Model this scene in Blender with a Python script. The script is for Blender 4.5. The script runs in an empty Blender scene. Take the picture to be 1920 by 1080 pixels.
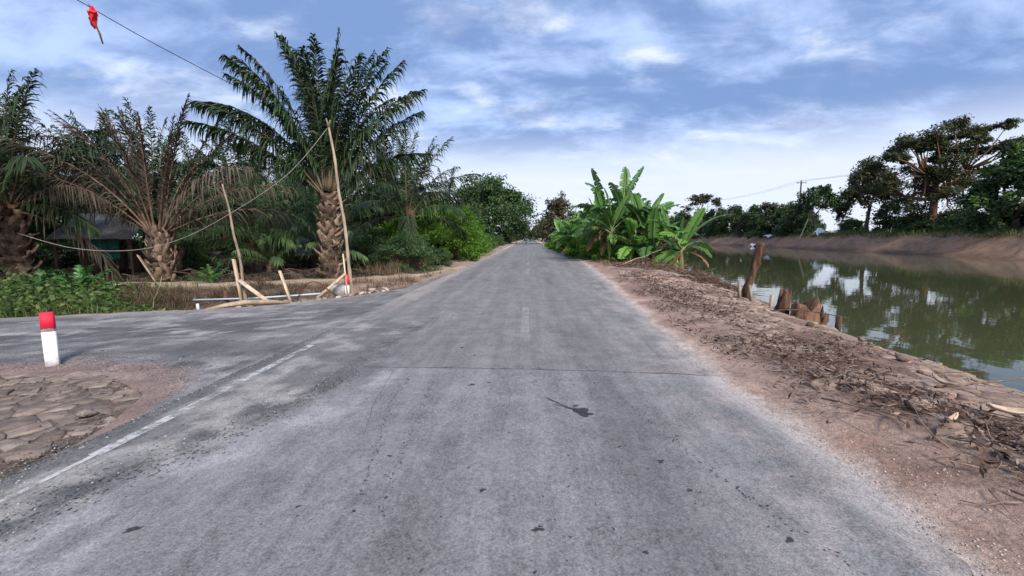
import bpy, math, random
import numpy as np
from mathutils import Matrix, Vector, Euler

# ------------------------------------------------------------------ camera, sky, sun, exposure
scn = bpy.context.scene
COL = scn.collection
R = math.radians

cam_d = bpy.data.cameras.new("camera")
cam = bpy.data.objects.new("camera", cam_d)
COL.objects.link(cam)
cam.location = (0, 0, 1.6)
cam.rotation_euler = (R(90 - 6.77), 0, R(2.15))
cam_d.sensor_width = 36.0
cam_d.lens = 15.0
cam_d.clip_start = 0.05
cam_d.clip_end = 6000
scn.camera = cam

SUN_EL, SUN_AZ = 40, 154          # soft light from behind the camera, a little right
world = bpy.data.worlds.new("World")
scn.world = world
world.use_nodes = True
wn, wl = world.node_tree.nodes, world.node_tree.links
wn.clear()


def wnode(t, **kw):
    n = wn.new(t)
    for k, v in kw.items():
        if isinstance(k, str) and hasattr(n, k):
            setattr(n, k, v)
    return n


def wmath(op, a, b=None, c=None, clamp=False):
    n = wn.new("ShaderNodeMath")
    n.operation = op
    n.use_clamp = clamp
    for i, v in enumerate((a, b, c)):
        if v is None:
            continue
        if isinstance(v, (int, float)):
            n.inputs[i].default_value = v
        else:
            wl.new(v, n.inputs[i])
    return n.outputs[0]


def wmix(fac, a, b):
    n = wn.new("ShaderNodeMix")
    n.data_type = 'RGBA'
    for s, v in ((n.inputs[0], fac), (n.inputs[6], a), (n.inputs[7], b)):
        if isinstance(v, (int, float)):
            s.default_value = v
        elif isinstance(v, tuple):
            s.default_value = (*v, 1)
        else:
            wl.new(v, s)
    return n.outputs[2]


sky = wn.new("ShaderNodeTexSky")
sky.sky_type = 'NISHITA'
sky.sun_disc = False
sky.sun_elevation = R(SUN_EL)
sky.sun_rotation = R(SUN_AZ)
tc = wn.new("ShaderNodeTexCoord")
sep = wn.new("ShaderNodeSeparateXYZ")
wl.new(tc.outputs["Generated"], sep.inputs[0])
zc = wmath('ADD', wmath('MAXIMUM', sep.outputs[2], 0.0), 0.30)
cx = wmath('DIVIDE', sep.outputs[0], zc)
cy = wmath('DIVIDE', sep.outputs[1], zc)
comb = wn.new("ShaderNodeCombineXYZ")
wl.new(cx, comb.inputs[0])
wl.new(cy, comb.inputs[1])


def wnoise(scale, detail, rough, dist, off, stretch=(1, 1, 1), rot=0.0):
    mp = wn.new("ShaderNodeMapping")
    mp.inputs["Location"].default_value = off
    mp.inputs["Rotation"].default_value = (0, 0, rot)
    mp.inputs["Scale"].default_value = stretch
    wl.new(comb.outputs[0], mp.inputs[0])
    t = wn.new("ShaderNodeTexNoise")
    t.inputs["Scale"].default_value = scale
    t.inputs["Detail"].default_value = detail
    t.inputs["Roughness"].default_value = rough
    t.inputs["Distortion"].default_value = dist
    wl.new(mp.outputs[0], t.inputs["Vector"])
    return t.outputs["Fac"]


def wramp(v, lo, hi):
    n = wn.new("ShaderNodeMapRange")
    n.interpolation_type = 'SMOOTHSTEP'
    n.inputs["From Min"].default_value = lo
    n.inputs["From Max"].default_value = hi
    wl.new(v, n.inputs["Value"])
    return n.outputs["Result"]


big = wnoise(1.5, 6, 0.55, 0.3, (3.1, 1.7, 0), (0.85, 1.3, 1), 0.35)
mid = wnoise(4.6, 8, 0.6, 0.3, (7.3, 2.2, 0), (0.85, 1.35, 1), 0.25)
brk = wnoise(3.0, 8, 0.58, 0.3, (1.3, 9.1, 0), (0.9, 1.3, 1), 0.3)
dens = wmath('ADD', wmath('MULTIPLY', big, 0.56), wmath('MULTIPLY', mid, 0.44))
shade = wramp(dens, 0.37, 0.575)
CLOUD_LIGHT, CLOUD_DARK, CLOUD_GAP = (3.3, 4.35, 6.7), (1.3, 2.05, 3.9), (6.2, 6.5, 7.2)
cloud = wmix(shade, CLOUD_LIGHT, CLOUD_DARK)
gap = wmath('MULTIPLY', wmath('MULTIPLY', wramp(brk, 0.50, 0.70), 0.8), wmath('SUBTRACT', 1.0, wmath('MULTIPLY', shade, 0.75)))
cloud = wmix(gap, cloud, CLOUD_GAP)
hz = wmath('SUBTRACT', 1.0, wramp(sep.outputs[2], 0.12, 0.25))
hzn = wmath('MULTIPLY', hz, wmath('ADD', 0.75, wmath('MULTIPLY', mid, 0.4)), clamp=True)
cloud = wmix(hzn, cloud, (5.0, 5.4, 6.5))
skyc = wmix(0.92, sky.outputs[0], cloud)
bg = wn.new("ShaderNodeBackground")
bg.inputs["Strength"].default_value = 0.05
wl.new(skyc, bg.inputs["Color"])
wo = wn.new("ShaderNodeOutputWorld")
wl.new(bg.outputs[0], wo.inputs[0])

sun_d = bpy.data.lights.new("sun", 'SUN')
sun_d.energy = 1.5
sun_d.angle = R(18)
sun_d.color = (1.0, 0.93, 0.84)
sun = bpy.data.objects.new("sun", sun_d)
COL.objects.link(sun)
sun.rotation_euler = (R(90 - SUN_EL), 0, R(180 - SUN_AZ))
sun.location = (0, 0, 60)

scn.view_settings.view_transform = 'Standard'
scn.view_settings.look = 'None'
scn.view_settings.gamma = 1.0
scn.view_settings.exposure = 1.82
scn.view_settings.use_curve_mapping = False
scn.render.engine = 'CYCLES'
scn.cycles.max_bounces = 6
scn.cycles.transparent_max_bounces = 12

# ------------------------------------------------------------------ helpers
rng = np.random.default_rng(11)
random.seed(5)


def sstep(a, b, x):
    t = np.clip((np.asarray(x, float) - a) / (b - a), 0, 1)
    return t * t * (3 - 2 * t)


def _hash(ix, iy, seed):
    h = (ix * 374761393 + iy * 668265263 + seed * 1274126177) & 0xFFFFFFFF
    h = ((h ^ (h >> 13)) * 1274126177) & 0xFFFFFFFF
    return ((h ^ (h >> 16)) & 0xFFFF) / 65535.0


def vnoise(x, y, seed=0):
    x = np.asarray(x, float)
    y = np.asarray(y, float)
    ix = np.floor(x).astype(np.int64)
    iy = np.floor(y).astype(np.int64)
    fx, fy = x - ix, y - iy
    fx = fx * fx * (3 - 2 * fx)
    fy = fy * fy * (3 - 2 * fy)
    a, b = _hash(ix, iy, seed), _hash(ix + 1, iy, seed)
    c, d = _hash(ix, iy + 1, seed), _hash(ix + 1, iy + 1, seed)
    return (a * (1 - fx) + b * fx) * (1 - fy) + (c * (1 - fx) + d * fx) * fy


def fbm(x, y, octv=4, seed=0, gain=0.5):
    s, a, t = 0.0, 1.0, 0.0
    x, y = np.asarray(x, float), np.asarray(y, float)
    for o in range(octv):
        ca, sa = math.cos(0.45 + 0.65 * o), math.sin(0.45 + 0.65 * o)     # turn every octave so that no lattice shows
        s = s + a * vnoise((x * ca - y * sa) * 2 ** o + 17.3 * o, (x * sa + y * ca) * 2 ** o - 9.1 * o, seed + o)
        t += a
        a *= gain
    return s / t


class G:
    """collects geometry for ONE mesh"""

    def __init__(self):
        self.v, self.f, self.m, self.n = [], [], [], 0

    def add(self, V, F, mi=0):
        V = np.asarray(V, float).reshape(-1, 3)
        if not isinstance(F, (list, tuple)) or (len(F) and np.ndim(F[0]) < 2):
            F = [F]
        for f in F:
            f = np.asarray(f, np.int64)
            if f.size:
                self.f.append(f + self.n)
                self.m.append(np.full(len(f), mi))
        self.v.append(V)
        self.n += len(V)
        return self

    def mesh(self, name, mats, smooth=False, col=None):
        V = np.concatenate(self.v)
        me = bpy.data.meshes.new(name)
        me.vertices.add(len(V))
        me.vertices.foreach_set("co", V.astype(np.float32).ravel())
        loops = np.concatenate([f.ravel() for f in self.f])
        cnt = np.concatenate([np.full(len(f), f.shape[1]) for f in self.f])
        me.loops.add(len(loops))
        me.loops.foreach_set("vertex_index", loops.astype(np.int32))
        me.polygons.add(len(cnt))
        me.polygons.foreach_set("loop_start", np.concatenate([[0], np.cumsum(cnt)[:-1]]).astype(np.int32))
        mi = np.concatenate(self.m)
        if mi.any():
            me.polygons.foreach_set("material_index", mi.astype(np.int32))
        if smooth:
            me.polygons.foreach_set("use_smooth", np.ones(len(cnt), bool))
        if not isinstance(mats, (list, tuple)):
            mats = [mats]
        for m in mats:
            me.materials.append(m)
        if col is not None:
            at = me.attributes.new("Col", 'FLOAT_COLOR', 'POINT')
            c4 = np.concatenate([col, np.ones((len(col), 1))], 1)
            at.data.foreach_set("color", c4.astype(np.float32).ravel())
        me.update(calc_edges=True)
        return me

    def build(self, name, mats, parent=None, smooth=False, col=None):
        return obj(name, self.mesh(name, mats, smooth, col), parent)


def obj(name, me, parent=None, loc=None, rot=None, scale=None):
    o = bpy.data.objects.new(name, me)
    COL.objects.link(o)
    if parent is not None:
        o.parent = parent
    if loc is not None:
        o.location = loc
    if rot is not None:
        o.rotation_euler = rot
    if scale is not None:
        o.scale = (scale,) * 3 if isinstance(scale, (int, float)) else scale
    return o


def tag(o, label=None, cat=None, group=None, kind=None):
    for k, v in (("label", label), ("category", cat), ("group", group), ("kind", kind)):
        if v:
            o[k] = v
    return o


def thing(name, label, cat, loc=(0, 0, 0), rotz=0.0, group=None):
    return tag(obj(name, None, None, loc, (0, 0, rotz)), label, cat, group)


def tube(path, rad, n=7, cap=True, flat=1.0):
    P = np.asarray(path, float)
    k = len(P)
    rad = np.full(k, rad, float) if np.ndim(rad) == 0 else np.asarray(rad, float)
    T = np.gradient(P, axis=0)
    T /= np.linalg.norm(T, axis=1)[:, None] + 1e-9
    up = np.array([0, 0, 1.0]) if abs(T[0][2]) < 0.9 else np.array([1.0, 0, 0])
    V = []
    u = np.cross(T[0], up)
    u /= np.linalg.norm(u)
    for i in range(k):
        u = u - T[i] * (u @ T[i])
        u /= np.linalg.norm(u) + 1e-9
        w = np.cross(T[i], u)
        a = np.arange(n) * 2 * math.pi / n
        V.append(P[i] + rad[i] * (np.cos(a)[:, None] * u + flat * np.sin(a)[:, None] * w))
    V = np.concatenate(V)
    i, j = np.meshgrid(np.arange(k - 1), np.arange(n), indexing='ij')
    a = (i * n + j).ravel()
    b = (i * n + (j + 1) % n).ravel()
    F = [np.stack([a, b, b + n, a + n], 1)]
    if cap:
        c0, c1 = len(V), len(V) + 1
        V = np.concatenate([V, P[:1], P[-1:]])
        j = np.arange(n)
        F.append(np.stack([np.full(n, c0), (j + 1) % n, j], 1))
        F.append(np.stack([np.full(n, c1), (k - 1) * n + j, (k - 1) * n + (j + 1) % n], 1))
    return V, F


def box(c, s, M=None, bev=0.0):
    """box with chamfered vertical edges when bev > 0; M is a 3x3 rotation about c"""
    x, y, z = s[0] / 2, s[1] / 2, s[2] / 2
    if bev:
        ring = [(-x + bev, -y), (x - bev, -y), (x, -y + bev), (x, y - bev), (x - bev, y), (-x + bev, y), (-x, y - bev), (-x, -y + bev)]
    else:
        ring = [(-x, -y), (x, -y), (x, y), (-x, y)]
    n = len(ring)
    V = np.array([(a, b, -z) for a, b in ring] + [(a, b, z) for a, b in ring])
    if M is not None:
        V = V @ np.asarray(M).T
    V = V + np.asarray(c)
    j = np.arange(n)
    F = [np.stack([j, (j + 1) % n, (j + 1) % n + n, j + n], 1), np.arange(n)[::-1][None], (np.arange(n) + n)[None]]
    return V, F


def board(p0, p1, w, t, roll=0.0):
    """plank between two points"""
    p0, p1 = Vector(p0), Vector(p1)
    d = (p1 - p0)
    q = d.to_track_quat('Z', 'Y').to_matrix() @ Matrix.Rotation(roll, 3, 'Z')
    V, F = box((0, 0, 0), (w, t, d.length), None, min(w, t) * 0.12)
    top = V[:, 2] > 0
    V[top, 2] += (V[top, 0] * 0.15)
    return V @ np.array(q).T + np.array((p0 + p1) / 2), F


def leaves(P, size, seed, aspect=0.5, down=0.25, flat=0.3, seg=False):
    """diamond leaves, one per point"""
    r = np.random.default_rng(seed)
    n = len(P)
    a = r.normal(size=(n, 3))
    a[:, 2] = a[:, 2] * (1 - flat) - down
    a /= np.linalg.norm(a, axis=1)[:, None]
    b = r.normal(size=(n, 3))
    b[:, 2] *= (1 - flat)
    b -= a * np.sum(a * b, 1)[:, None]
    b /= np.linalg.norm(b, axis=1)[:, None] + 1e-9
    nn = np.cross(a, b)
    s = (np.asarray(size) * r.uniform(0.65, 1.35, n))[:, None]
    p0 = P - a * s * 0.5
    p1 = P + b * s * 0.5 * aspect + nn * s * 0.06 + a * s * 0.04
    p2 = P + a * s * 0.5 - nn * s * 0.05
    p3 = P - b * s * 0.5 * aspect + nn * s * 0.06 + a * s * 0.04
    V = np.stack([p0, p1, p2, p3], 1).reshape(-1, 3)
    return V, np.arange(4 * n).reshape(n, 4)


# ------------------------------------------------------------------ materials
class NT:
    def __init__(self, name):
        self.mat = bpy.data.materials.new(name)
        self.mat.use_nodes = True
        self.t = self.mat.node_tree
        self.t.nodes.clear()
        self.out = self.t.nodes.new("ShaderNodeOutputMaterial")
        self.p = self.t.nodes.new("ShaderNodeBsdfPrincipled")
        self.link(self.p.outputs[0], self.out.inputs[0])
        self.set("Specular IOR Level", 0.3)

    def link(self, a, b):
        self.t.links.new(a, b)

    def set(self, k, v):
        s = self.p.inputs[k]
        if hasattr(v, "is_output") or isinstance(v, bpy.types.NodeSocket):
            self.link(v, s)
        elif isinstance(v, tuple) and len(v) == 3:
            s.default_value = (*v, 1)
        else:
            s.default_value = v
        return self

    def inp(self, s, v):
        if isinstance(v, bpy.types.NodeSocket):
            self.link(v, s)
        elif isinstance(v, tuple) and len(v) == 3 and len(s.default_value) == 4:
            s.default_value = (*v, 1)
        else:
            s.default_value = v

    def coord(self, scale=(1, 1, 1), which="Object"):
        c = self.t.nodes.new("ShaderNodeTexCoord")
        m = self.t.nodes.new("ShaderNodeMapping")
        m.inputs["Scale"].default_value = scale if isinstance(scale, tuple) else (scale,) * 3
        self.link(c.outputs[which], m.inputs[0])
        return m.outputs[0]

    def noise(self, scale, detail=4, rough=0.55, vec=None, dist=0.0):
        n = self.t.nodes.new("ShaderNodeTexNoise")
        n.inputs["Scale"].default_value = scale
        n.inputs["Detail"].default_value = detail
        n.inputs["Roughness"].default_value = rough
        n.inputs["Distortion"].default_value = dist
        self.link(vec if vec is not None else self.coord(), n.inputs["Vector"])
        return n.outputs["Fac"]

    def voro(self, scale, feature='F1', vec=None, rnd=1.0):
        n = self.t.nodes.new("ShaderNodeTexVoronoi")
        n.feature = feature
        n.inputs["Scale"].default_value = scale
        n.inputs["Randomness"].default_value = rnd
        self.link(vec if vec is not None else self.coord(), n.inputs["Vector"])
        return n.outputs["Distance"]

    def rng(self, v, a, b, c=0.0, d=1.0):
        n = self.t.nodes.new("ShaderNodeMapRange")
        n.interpolation_type = 'SMOOTHSTEP'
        for k, x in zip(("From Min", "From Max", "To Min", "To Max"), (a, b, c, d)):
            n.inputs[k].default_value = x
        self.link(v, n.inputs["Value"])
        return n.outputs["Result"]

    def math(self, op, a, b=0.0):
        n = self.t.nodes.new("ShaderNodeMath")
        n.operation = op
        self.inp(n.inputs[0], a)
        self.inp(n.inputs[1], b)
        return n.outputs[0]

    def mix(self, f, a, b, mode='MIX'):
        n = self.t.nodes.new("ShaderNodeMix")
        n.data_type = 'RGBA'
        n.blend_type = mode
        self.inp(n.inputs[0], f)
        self.inp(n.inputs[6], a)
        self.inp(n.inputs[7], b)
        return n.outputs[2]

    def attr(self, name="Col"):
        n = self.t.nodes.new("ShaderNodeAttribute")
        n.attribute_name = name
        return n.outputs["Color"]

    def grey(self, v):
        n = self.t.nodes.new("ShaderNodeCombineColor")
        for s in n.inputs[:3]:
            self.link(v, s)
        return n.outputs[0]

    def bump(self, h, dist=0.01, strength=1.0):
        b = self.t.nodes.new("ShaderNodeBump")
        b.inputs["Distance"].default_value = dist
        b.inputs["Strength"].default_value = strength
        self.link(h, b.inputs["Height"])
        self.link(b.outputs[0], self.p.inputs["Normal"])
        return self

    def island(self):
        return self.t.nodes.new("ShaderNodeNewGeometry").outputs["Random Per Island"]

    def objrnd(self):
        return self.t.nodes.new("ShaderNodeObjectInfo").outputs["Random"]


def leaf_mat(name, c0, c1, c2=None, rough=0.5, trans=0.3, spec=0.35):
    """leaves vary singly, and whole objects vary a little"""
    m = NT(name)
    f = m.island()
    c = m.mix(f, c0, c1)
    if c2:
        c = m.mix(m.rng(m.math('FRACT', m.math('MULTIPLY', f, 17.31)), 0.84, 0.96), c, c2)
    k = m.rng(m.objrnd(), 0, 1, 0.78, 1.2)
    c = m.mix(1.0, c, m.grey(k), 'MULTIPLY')
    m.set("Base Color", c).set("Roughness", rough).set("Specular IOR Level", spec)
    tr = m.t.nodes.new("ShaderNodeBsdfTranslucent")
    m.link(c, tr.inputs[0])
    ms = m.t.nodes.new("ShaderNodeMixShader")
    ms.inputs[0].default_value = trans
    m.link(m.p.outputs[0], ms.inputs[1])
    m.link(tr.outputs[0], ms.inputs[2])
    m.link(ms.outputs[0], m.out.inputs[0])
    return m.mat


def rough_mat(name, c0, c1, scale=6.0, rough=0.9, bump=0.01, bscale=None, stretch=(1, 1, 1), spec=0.2, vary=0.25):
    m = NT(name)
    v = m.coord(stretch)
    n1 = m.noise(scale, 6, 0.65, v)
    c = m.mix(m.rng(n1, 0.32, 0.68), c0, c1)
    k = m.rng(m.objrnd(), 0, 1, 1 - vary, 1 + vary)
    c = m.mix(1.0, c, m.grey(k), 'MULTIPLY')
    m.set("Base Color", c).set("Roughness", rough).set("Specular IOR Level", spec)
    m.bump(m.noise(bscale or scale * 3, 5, 0.7, v), bump)
    return m.mat


M = {}
M['palm'] = leaf_mat('palm_leaf', (0.016, 0.038, 0.014), (0.045, 0.08, 0.03), (0.1, 0.095, 0.05), 0.5, 0.14, 0.22)
M['palm_pale'] = leaf_mat('palm_leaf_pale', (0.06, 0.12, 0.04), (0.15, 0.23, 0.09), (0.17, 0.16, 0.07), 0.5, 0.22, 0.25)
M['palm_dark'] = leaf_mat('palm_leaf_dark', (0.018, 0.036, 0.014), (0.045, 0.075, 0.03), (0.07, 0.06, 0.04), 0.55, 0.1, 0.15)
M['palm_dead'] = leaf_mat('palm_leaf_dead', (0.058, 0.045, 0.034), (0.125, 0.10, 0.075), (0.045, 0.05, 0.03), 0.8, 0.12, 0.15)
M['palm_young'] = leaf_mat('palm_leaf_young', (0.04, 0.12, 0.025), (0.09, 0.21, 0.055), None, 0.4, 0.3, 0.5)
M['rachis'] = rough_mat('palm_rachis', (0.10, 0.085, 0.05), (0.17, 0.13, 0.08), 3, 0.6, 0.002)
M['rachis_dead'] = rough_mat('palm_rachis_dead', (0.10, 0.062, 0.045), (0.2, 0.13, 0.095), 3, 0.8, 0.002)
M['palm_trunk'] = rough_mat('palm_trunk', (0.06, 0.04, 0.028), (0.15, 0.1, 0.07), 7, 0.95, 0.02)
M['leaf_base'] = rough_mat('palm_leaf_base', (0.05, 0.034, 0.025), (0.2, 0.138, 0.1), 4, 0.9, 0.02, vary=0.6)
M['bark'] = rough_mat('bark', (0.05, 0.036, 0.027), (0.13, 0.095, 0.07), 5, 0.95, 0.03, stretch=(1, 1, 0.3))
M['bark_red'] = rough_mat('bark_red', (0.085, 0.045, 0.03), (0.17, 0.10, 0.07), 5, 0.95, 0.03, stretch=(1, 1, 0.3))
M['tree_dark'] = leaf_mat('tree_leaf_dark', (0.026, 0.058, 0.02), (0.065, 0.12, 0.04), (0.09, 0.14, 0.05), 0.5, 0.2)
M['tree_olive'] = leaf_mat('tree_leaf_olive', (0.042, 0.055, 0.022), (0.09, 0.11, 0.045), (0.10, 0.085, 0.045), 0.55, 0.2)
M['tree_brown'] = leaf_mat('tree_leaf_brown', (0.05, 0.042, 0.024), (0.10, 0.085, 0.05), (0.06, 0.075, 0.03), 0.6, 0.2)
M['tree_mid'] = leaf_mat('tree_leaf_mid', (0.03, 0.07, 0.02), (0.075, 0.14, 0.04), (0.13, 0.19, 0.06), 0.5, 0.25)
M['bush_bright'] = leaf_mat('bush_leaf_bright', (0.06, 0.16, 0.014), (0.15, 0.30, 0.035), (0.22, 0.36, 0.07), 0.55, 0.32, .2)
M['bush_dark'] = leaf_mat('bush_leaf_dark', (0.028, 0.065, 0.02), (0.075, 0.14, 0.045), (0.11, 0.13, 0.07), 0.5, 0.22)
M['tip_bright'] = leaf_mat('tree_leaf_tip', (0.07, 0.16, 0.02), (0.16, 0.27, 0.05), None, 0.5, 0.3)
M['banana'] = leaf_mat('banana_leaf', (0.035, 0.11, 0.018), (0.085, 0.19, 0.04), (0.13, 0.17, 0.06), 0.45, 0.2, 0.3)
M['banana_bright'] = leaf_mat('banana_leaf_bright', (0.07, 0.19, 0.02), (0.14, 0.29, 0.045), (0.2, 0.24, 0.08), 0.42, 0.25, 0.35)
M['banana_dry'] = leaf_mat('banana_leaf_dry', (0.16, 0.095, 0.05), (0.36, 0.22, 0.11), (0.26, 0.22, 0.07), 0.8, 0.2, 0.2)
M['midrib'] = rough_mat('banana_midrib', (0.2, 0.28, 0.1), (0.32, 0.4, 0.18), 4, 0.5, 0.001)
M['banana_stem'] = rough_mat('banana_stem', (0.09, 0.08, 0.045), (0.22, 0.2, 0.11), 4, 0.7, 0.006, stretch=(3, 3, 0.4))
M['ground_leaf'] = leaf_mat('ground_cover_leaf', (0.04, 0.085, 0.015), (0.11, 0.18, 0.04), (0.2, 0.2, 0.07), 0.55, 0.3)
M['grass'] = leaf_mat('grass_blade', (0.06, 0.1, 0.02), (0.15, 0.19, 0.06), (0.25, 0.2, 0.1), 0.6, 0.3)
M['dry_grass'] = leaf_mat('dry_grass_blade', (0.1, 0.065, 0.045), (0.27, 0.19, 0.13), (0.09, 0.1, 0.04), 0.85, 0.15, 0.1)
M['litter'] = leaf_mat('leaf_litter', (0.045, 0.028, 0.022), (0.15, 0.095, 0.07), (0.34, 0.25, 0.19), 0.85, 0.05, 0.15)
M['twig'] = rough_mat('twig', (0.09, 0.06, 0.045), (0.25, 0.17, 0.12), 9, 0.9, 0.002)
M['bamboo'] = rough_mat('bamboo', (0.17, 0.13, 0.09), (0.36, 0.29, 0.21), 6, 0.6, 0.003, stretch=(1, 1, 0.4))
M['wood_pale'] = rough_mat('sawn_wood_pale', (0.33, 0.24, 0.16), (0.55, 0.43, 0.31), 8, 0.8, 0.003, stretch=(1, 1, 0.2))
M['dark_wood_and_silhouette'] = rough_mat('dark_wood_and_silhouette', (0.05, 0.032, 0.022), (0.13, 0.08, 0.055), 8, 0.9, 0.006, stretch=(1, 1, 0.25))  # dark timber; also the painted silhouette tone of the concrete utility poles
M['stump'] = rough_mat('stump_wood', (0.045, 0.022, 0.016), (0.2, 0.11, 0.068), 5, 0.85, 0.02, stretch=(2, 2, 0.35))
M['rust'] = rough_mat('rusty_steel', (0.09, 0.03, 0.02), (0.2, 0.08, 0.05), 14, 0.8, 0.001)
M['pvc'] = rough_mat('pvc_pipe', (0.36, 0.44, 0.54), (0.55, 0.62, 0.7), 5, 0.35, 0.0005, spec=0.5)
M['rubble'] = rough_mat('rubble', (0.2, 0.15, 0.12), (0.5, 0.42, 0.36), 6, 0.95, 0.01, vary=0.4)
M['plastic'] = rough_mat('white_plastic_sheet', (0.6, 0.61, 0.63), (0.82, 0.82, 0.82), 5, 0.5, 0.01, spec=0.4)
M['wire'] = rough_mat('cable', (0.03, 0.03, 0.035), (0.05, 0.05, 0.055), 4, 0.6, 0.0005)
M['rope'] = rough_mat('pale_cable', (0.25, 0.22, 0.2), (0.4, 0.36, 0.32), 20, 0.8, 0.0005)
M['flag'] = leaf_mat('red_cloth', (0.55, 0.03, 0.04), (0.72, 0.06, 0.07), None, 0.8, 0.35, 0.1)
M['concrete'] = rough_mat('grey_concrete', (0.22, 0.21, 0.2), (0.4, 0.38, 0.36), 5, 0.9, 0.006)
M['roof'] = rough_mat('weathered_roof_sheet', (0.12, 0.12, 0.125), (0.24, 0.235, 0.23), 2, 0.7, 0.004)
M['roof_blue'] = rough_mat('blue_roof_sheet', (0.2, 0.25, 0.32), (0.38, 0.43, 0.5), 2, 0.45, 0.002, spec=0.5)
M['tarp'] = rough_mat('green_tarp', (0.008, 0.07, 0.058), (0.014, 0.13, 0.105), 3, 0.5, 0.01)
M['bike'] = rough_mat('motorcycle_paint', (0.015, 0.015, 0.018), (0.03, 0.03, 0.034), 4, 0.3, 0.0005, spec=0.5)
M['rubber'] = rough_mat('rubber', (0.012, 0.012, 0.012), (0.025, 0.025, 0.025), 9, 0.9, 0.001)
M['jacket'] = rough_mat('dark_jacket', (0.02, 0.022, 0.03), (0.045, 0.045, 0.055), 6, 0.9, 0.003)
M['skin'] = rough_mat('skin', (0.3, 0.17, 0.11), (0.36, 0.21, 0.14), 6, 0.6, 0.0005)


def _paint():
    m = NT('chipped_white_paint')
    n = m.noise(16, 6, 0.7)
    d = m.rng(m.noise(5, 5, 0.7), 0.46, 0.7)
    c = m.mix(m.rng(n, 0.64, 0.74), (0.74, 0.73, 0.73), (0.3, 0.27, 0.25))
    c = m.mix(m.math('MULTIPLY', d, 0.6), c, (0.42, 0.36, 0.31))
    sx = m.t.nodes.new('ShaderNodeSeparateXYZ')
    m.link(m.coord(), sx.inputs[0])
    mudz = m.rng(m.math('SUBTRACT', sx.outputs[2], m.math('MULTIPLY', m.noise(14, 5, .7), 0.3)), -0.10, 0.06, 0.8, 0.0)
    c = m.mix(mudz, c, (0.24, 0.18, 0.145))
    m.set("Base Color", c).set("Roughness", 0.6).bump(n, 0.003)
    M['white_paint'] = m.mat
    m = NT('chipped_red_paint')
    n = m.noise(13, 6, 0.7)
    c = m.mix(m.noise(5), (0.5, 0.008, 0.03), (0.68, 0.02, 0.06))
    c = m.mix(m.rng(n, 0.64, 0.72), c, (0.55, 0.35, 0.33))
    sg = m.t.nodes.new('ShaderNodeSeparateXYZ')
    m.link(m.coord(1.0, 'Generated'), sg.inputs[0])
    c = m.mix(m.rng(m.math('SUBTRACT', sg.outputs[2], m.math('MULTIPLY', m.noise(9, 6, .7), 0.36)), -0.12, 0.0, 0.85, 0.0), c, (0.72, 0.66, 0.66))
    c = m.mix(m.math('MULTIPLY', m.rng(m.noise(6, 6, .7), .5, .75), .5), c, (0.36, 0.12, 0.12))
    m.set("Base Color", c).set("Roughness", 0.6).bump(n, 0.003)
    M['red_paint'] = m.mat


_paint()


def _ground():
    m = NT('earth')
    v = m.coord()
    c = m.attr()
    n1 = m.noise(1.7, 8, 0.68, v)
    n2 = m.noise(23, 6, 0.7, v)
    k = m.math('ADD', m.math('MULTIPLY', m.rng(n1, 0.25, 0.75), 0.55), m.math('MULTIPLY', m.rng(n2, 0.25, 0.75), 0.6))
    c = m.mix(1.0, c, m.grey(m.math('ADD', k, 0.43)), 'MULTIPLY')
    m.set("Base Color", c).set("Roughness", 0.95).set("Specular IOR Level", 0.12)
    h = m.math('ADD', m.math('MULTIPLY', m.noise(6, 8, 0.72, v), 0.06), m.math('MULTIPLY', m.noise(45, 4, 0.7, v), 0.012))
    m.bump(h, 1.0)
    M['earth'] = m.mat
    # dry cracked plates: pale on the canal bank, browner by the side road
    for nm, c0, c1 in (('mud', (0.21, 0.145, 0.114), (0.36, 0.265, 0.212)), ('mud_brown', (0.145, 0.112, 0.094), (0.27, 0.215, 0.18))):
        m = NT(nm)
        v = m.coord(1.0)
        n2 = m.noise(9, 8, 0.7, v)
        c = m.mix(m.rng(n2, 0.3, 0.72), c0, c1)
        c = m.mix(1.0, c, m.grey(m.rng(m.objrnd(), 0, 1, 0.75, 1.2)), 'MULTIPLY')
        c = m.mix(1.0, c, m.grey(m.rng(m.island(), 0, 1, 0.8, 1.2)), 'MULTIPLY')
        m.set("Base Color", c).set("Roughness", 0.95).set("Specular IOR Level", 0.12)
        h = m.math('ADD', m.math('MULTIPLY', m.noise(7, 8, 0.75, v), 0.022), m.math('MULTIPLY', m.noise(50, 4, 0.7, v), 0.006))
        m.bump(h, 1.0)
        M[nm] = m.mat


_ground()


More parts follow.
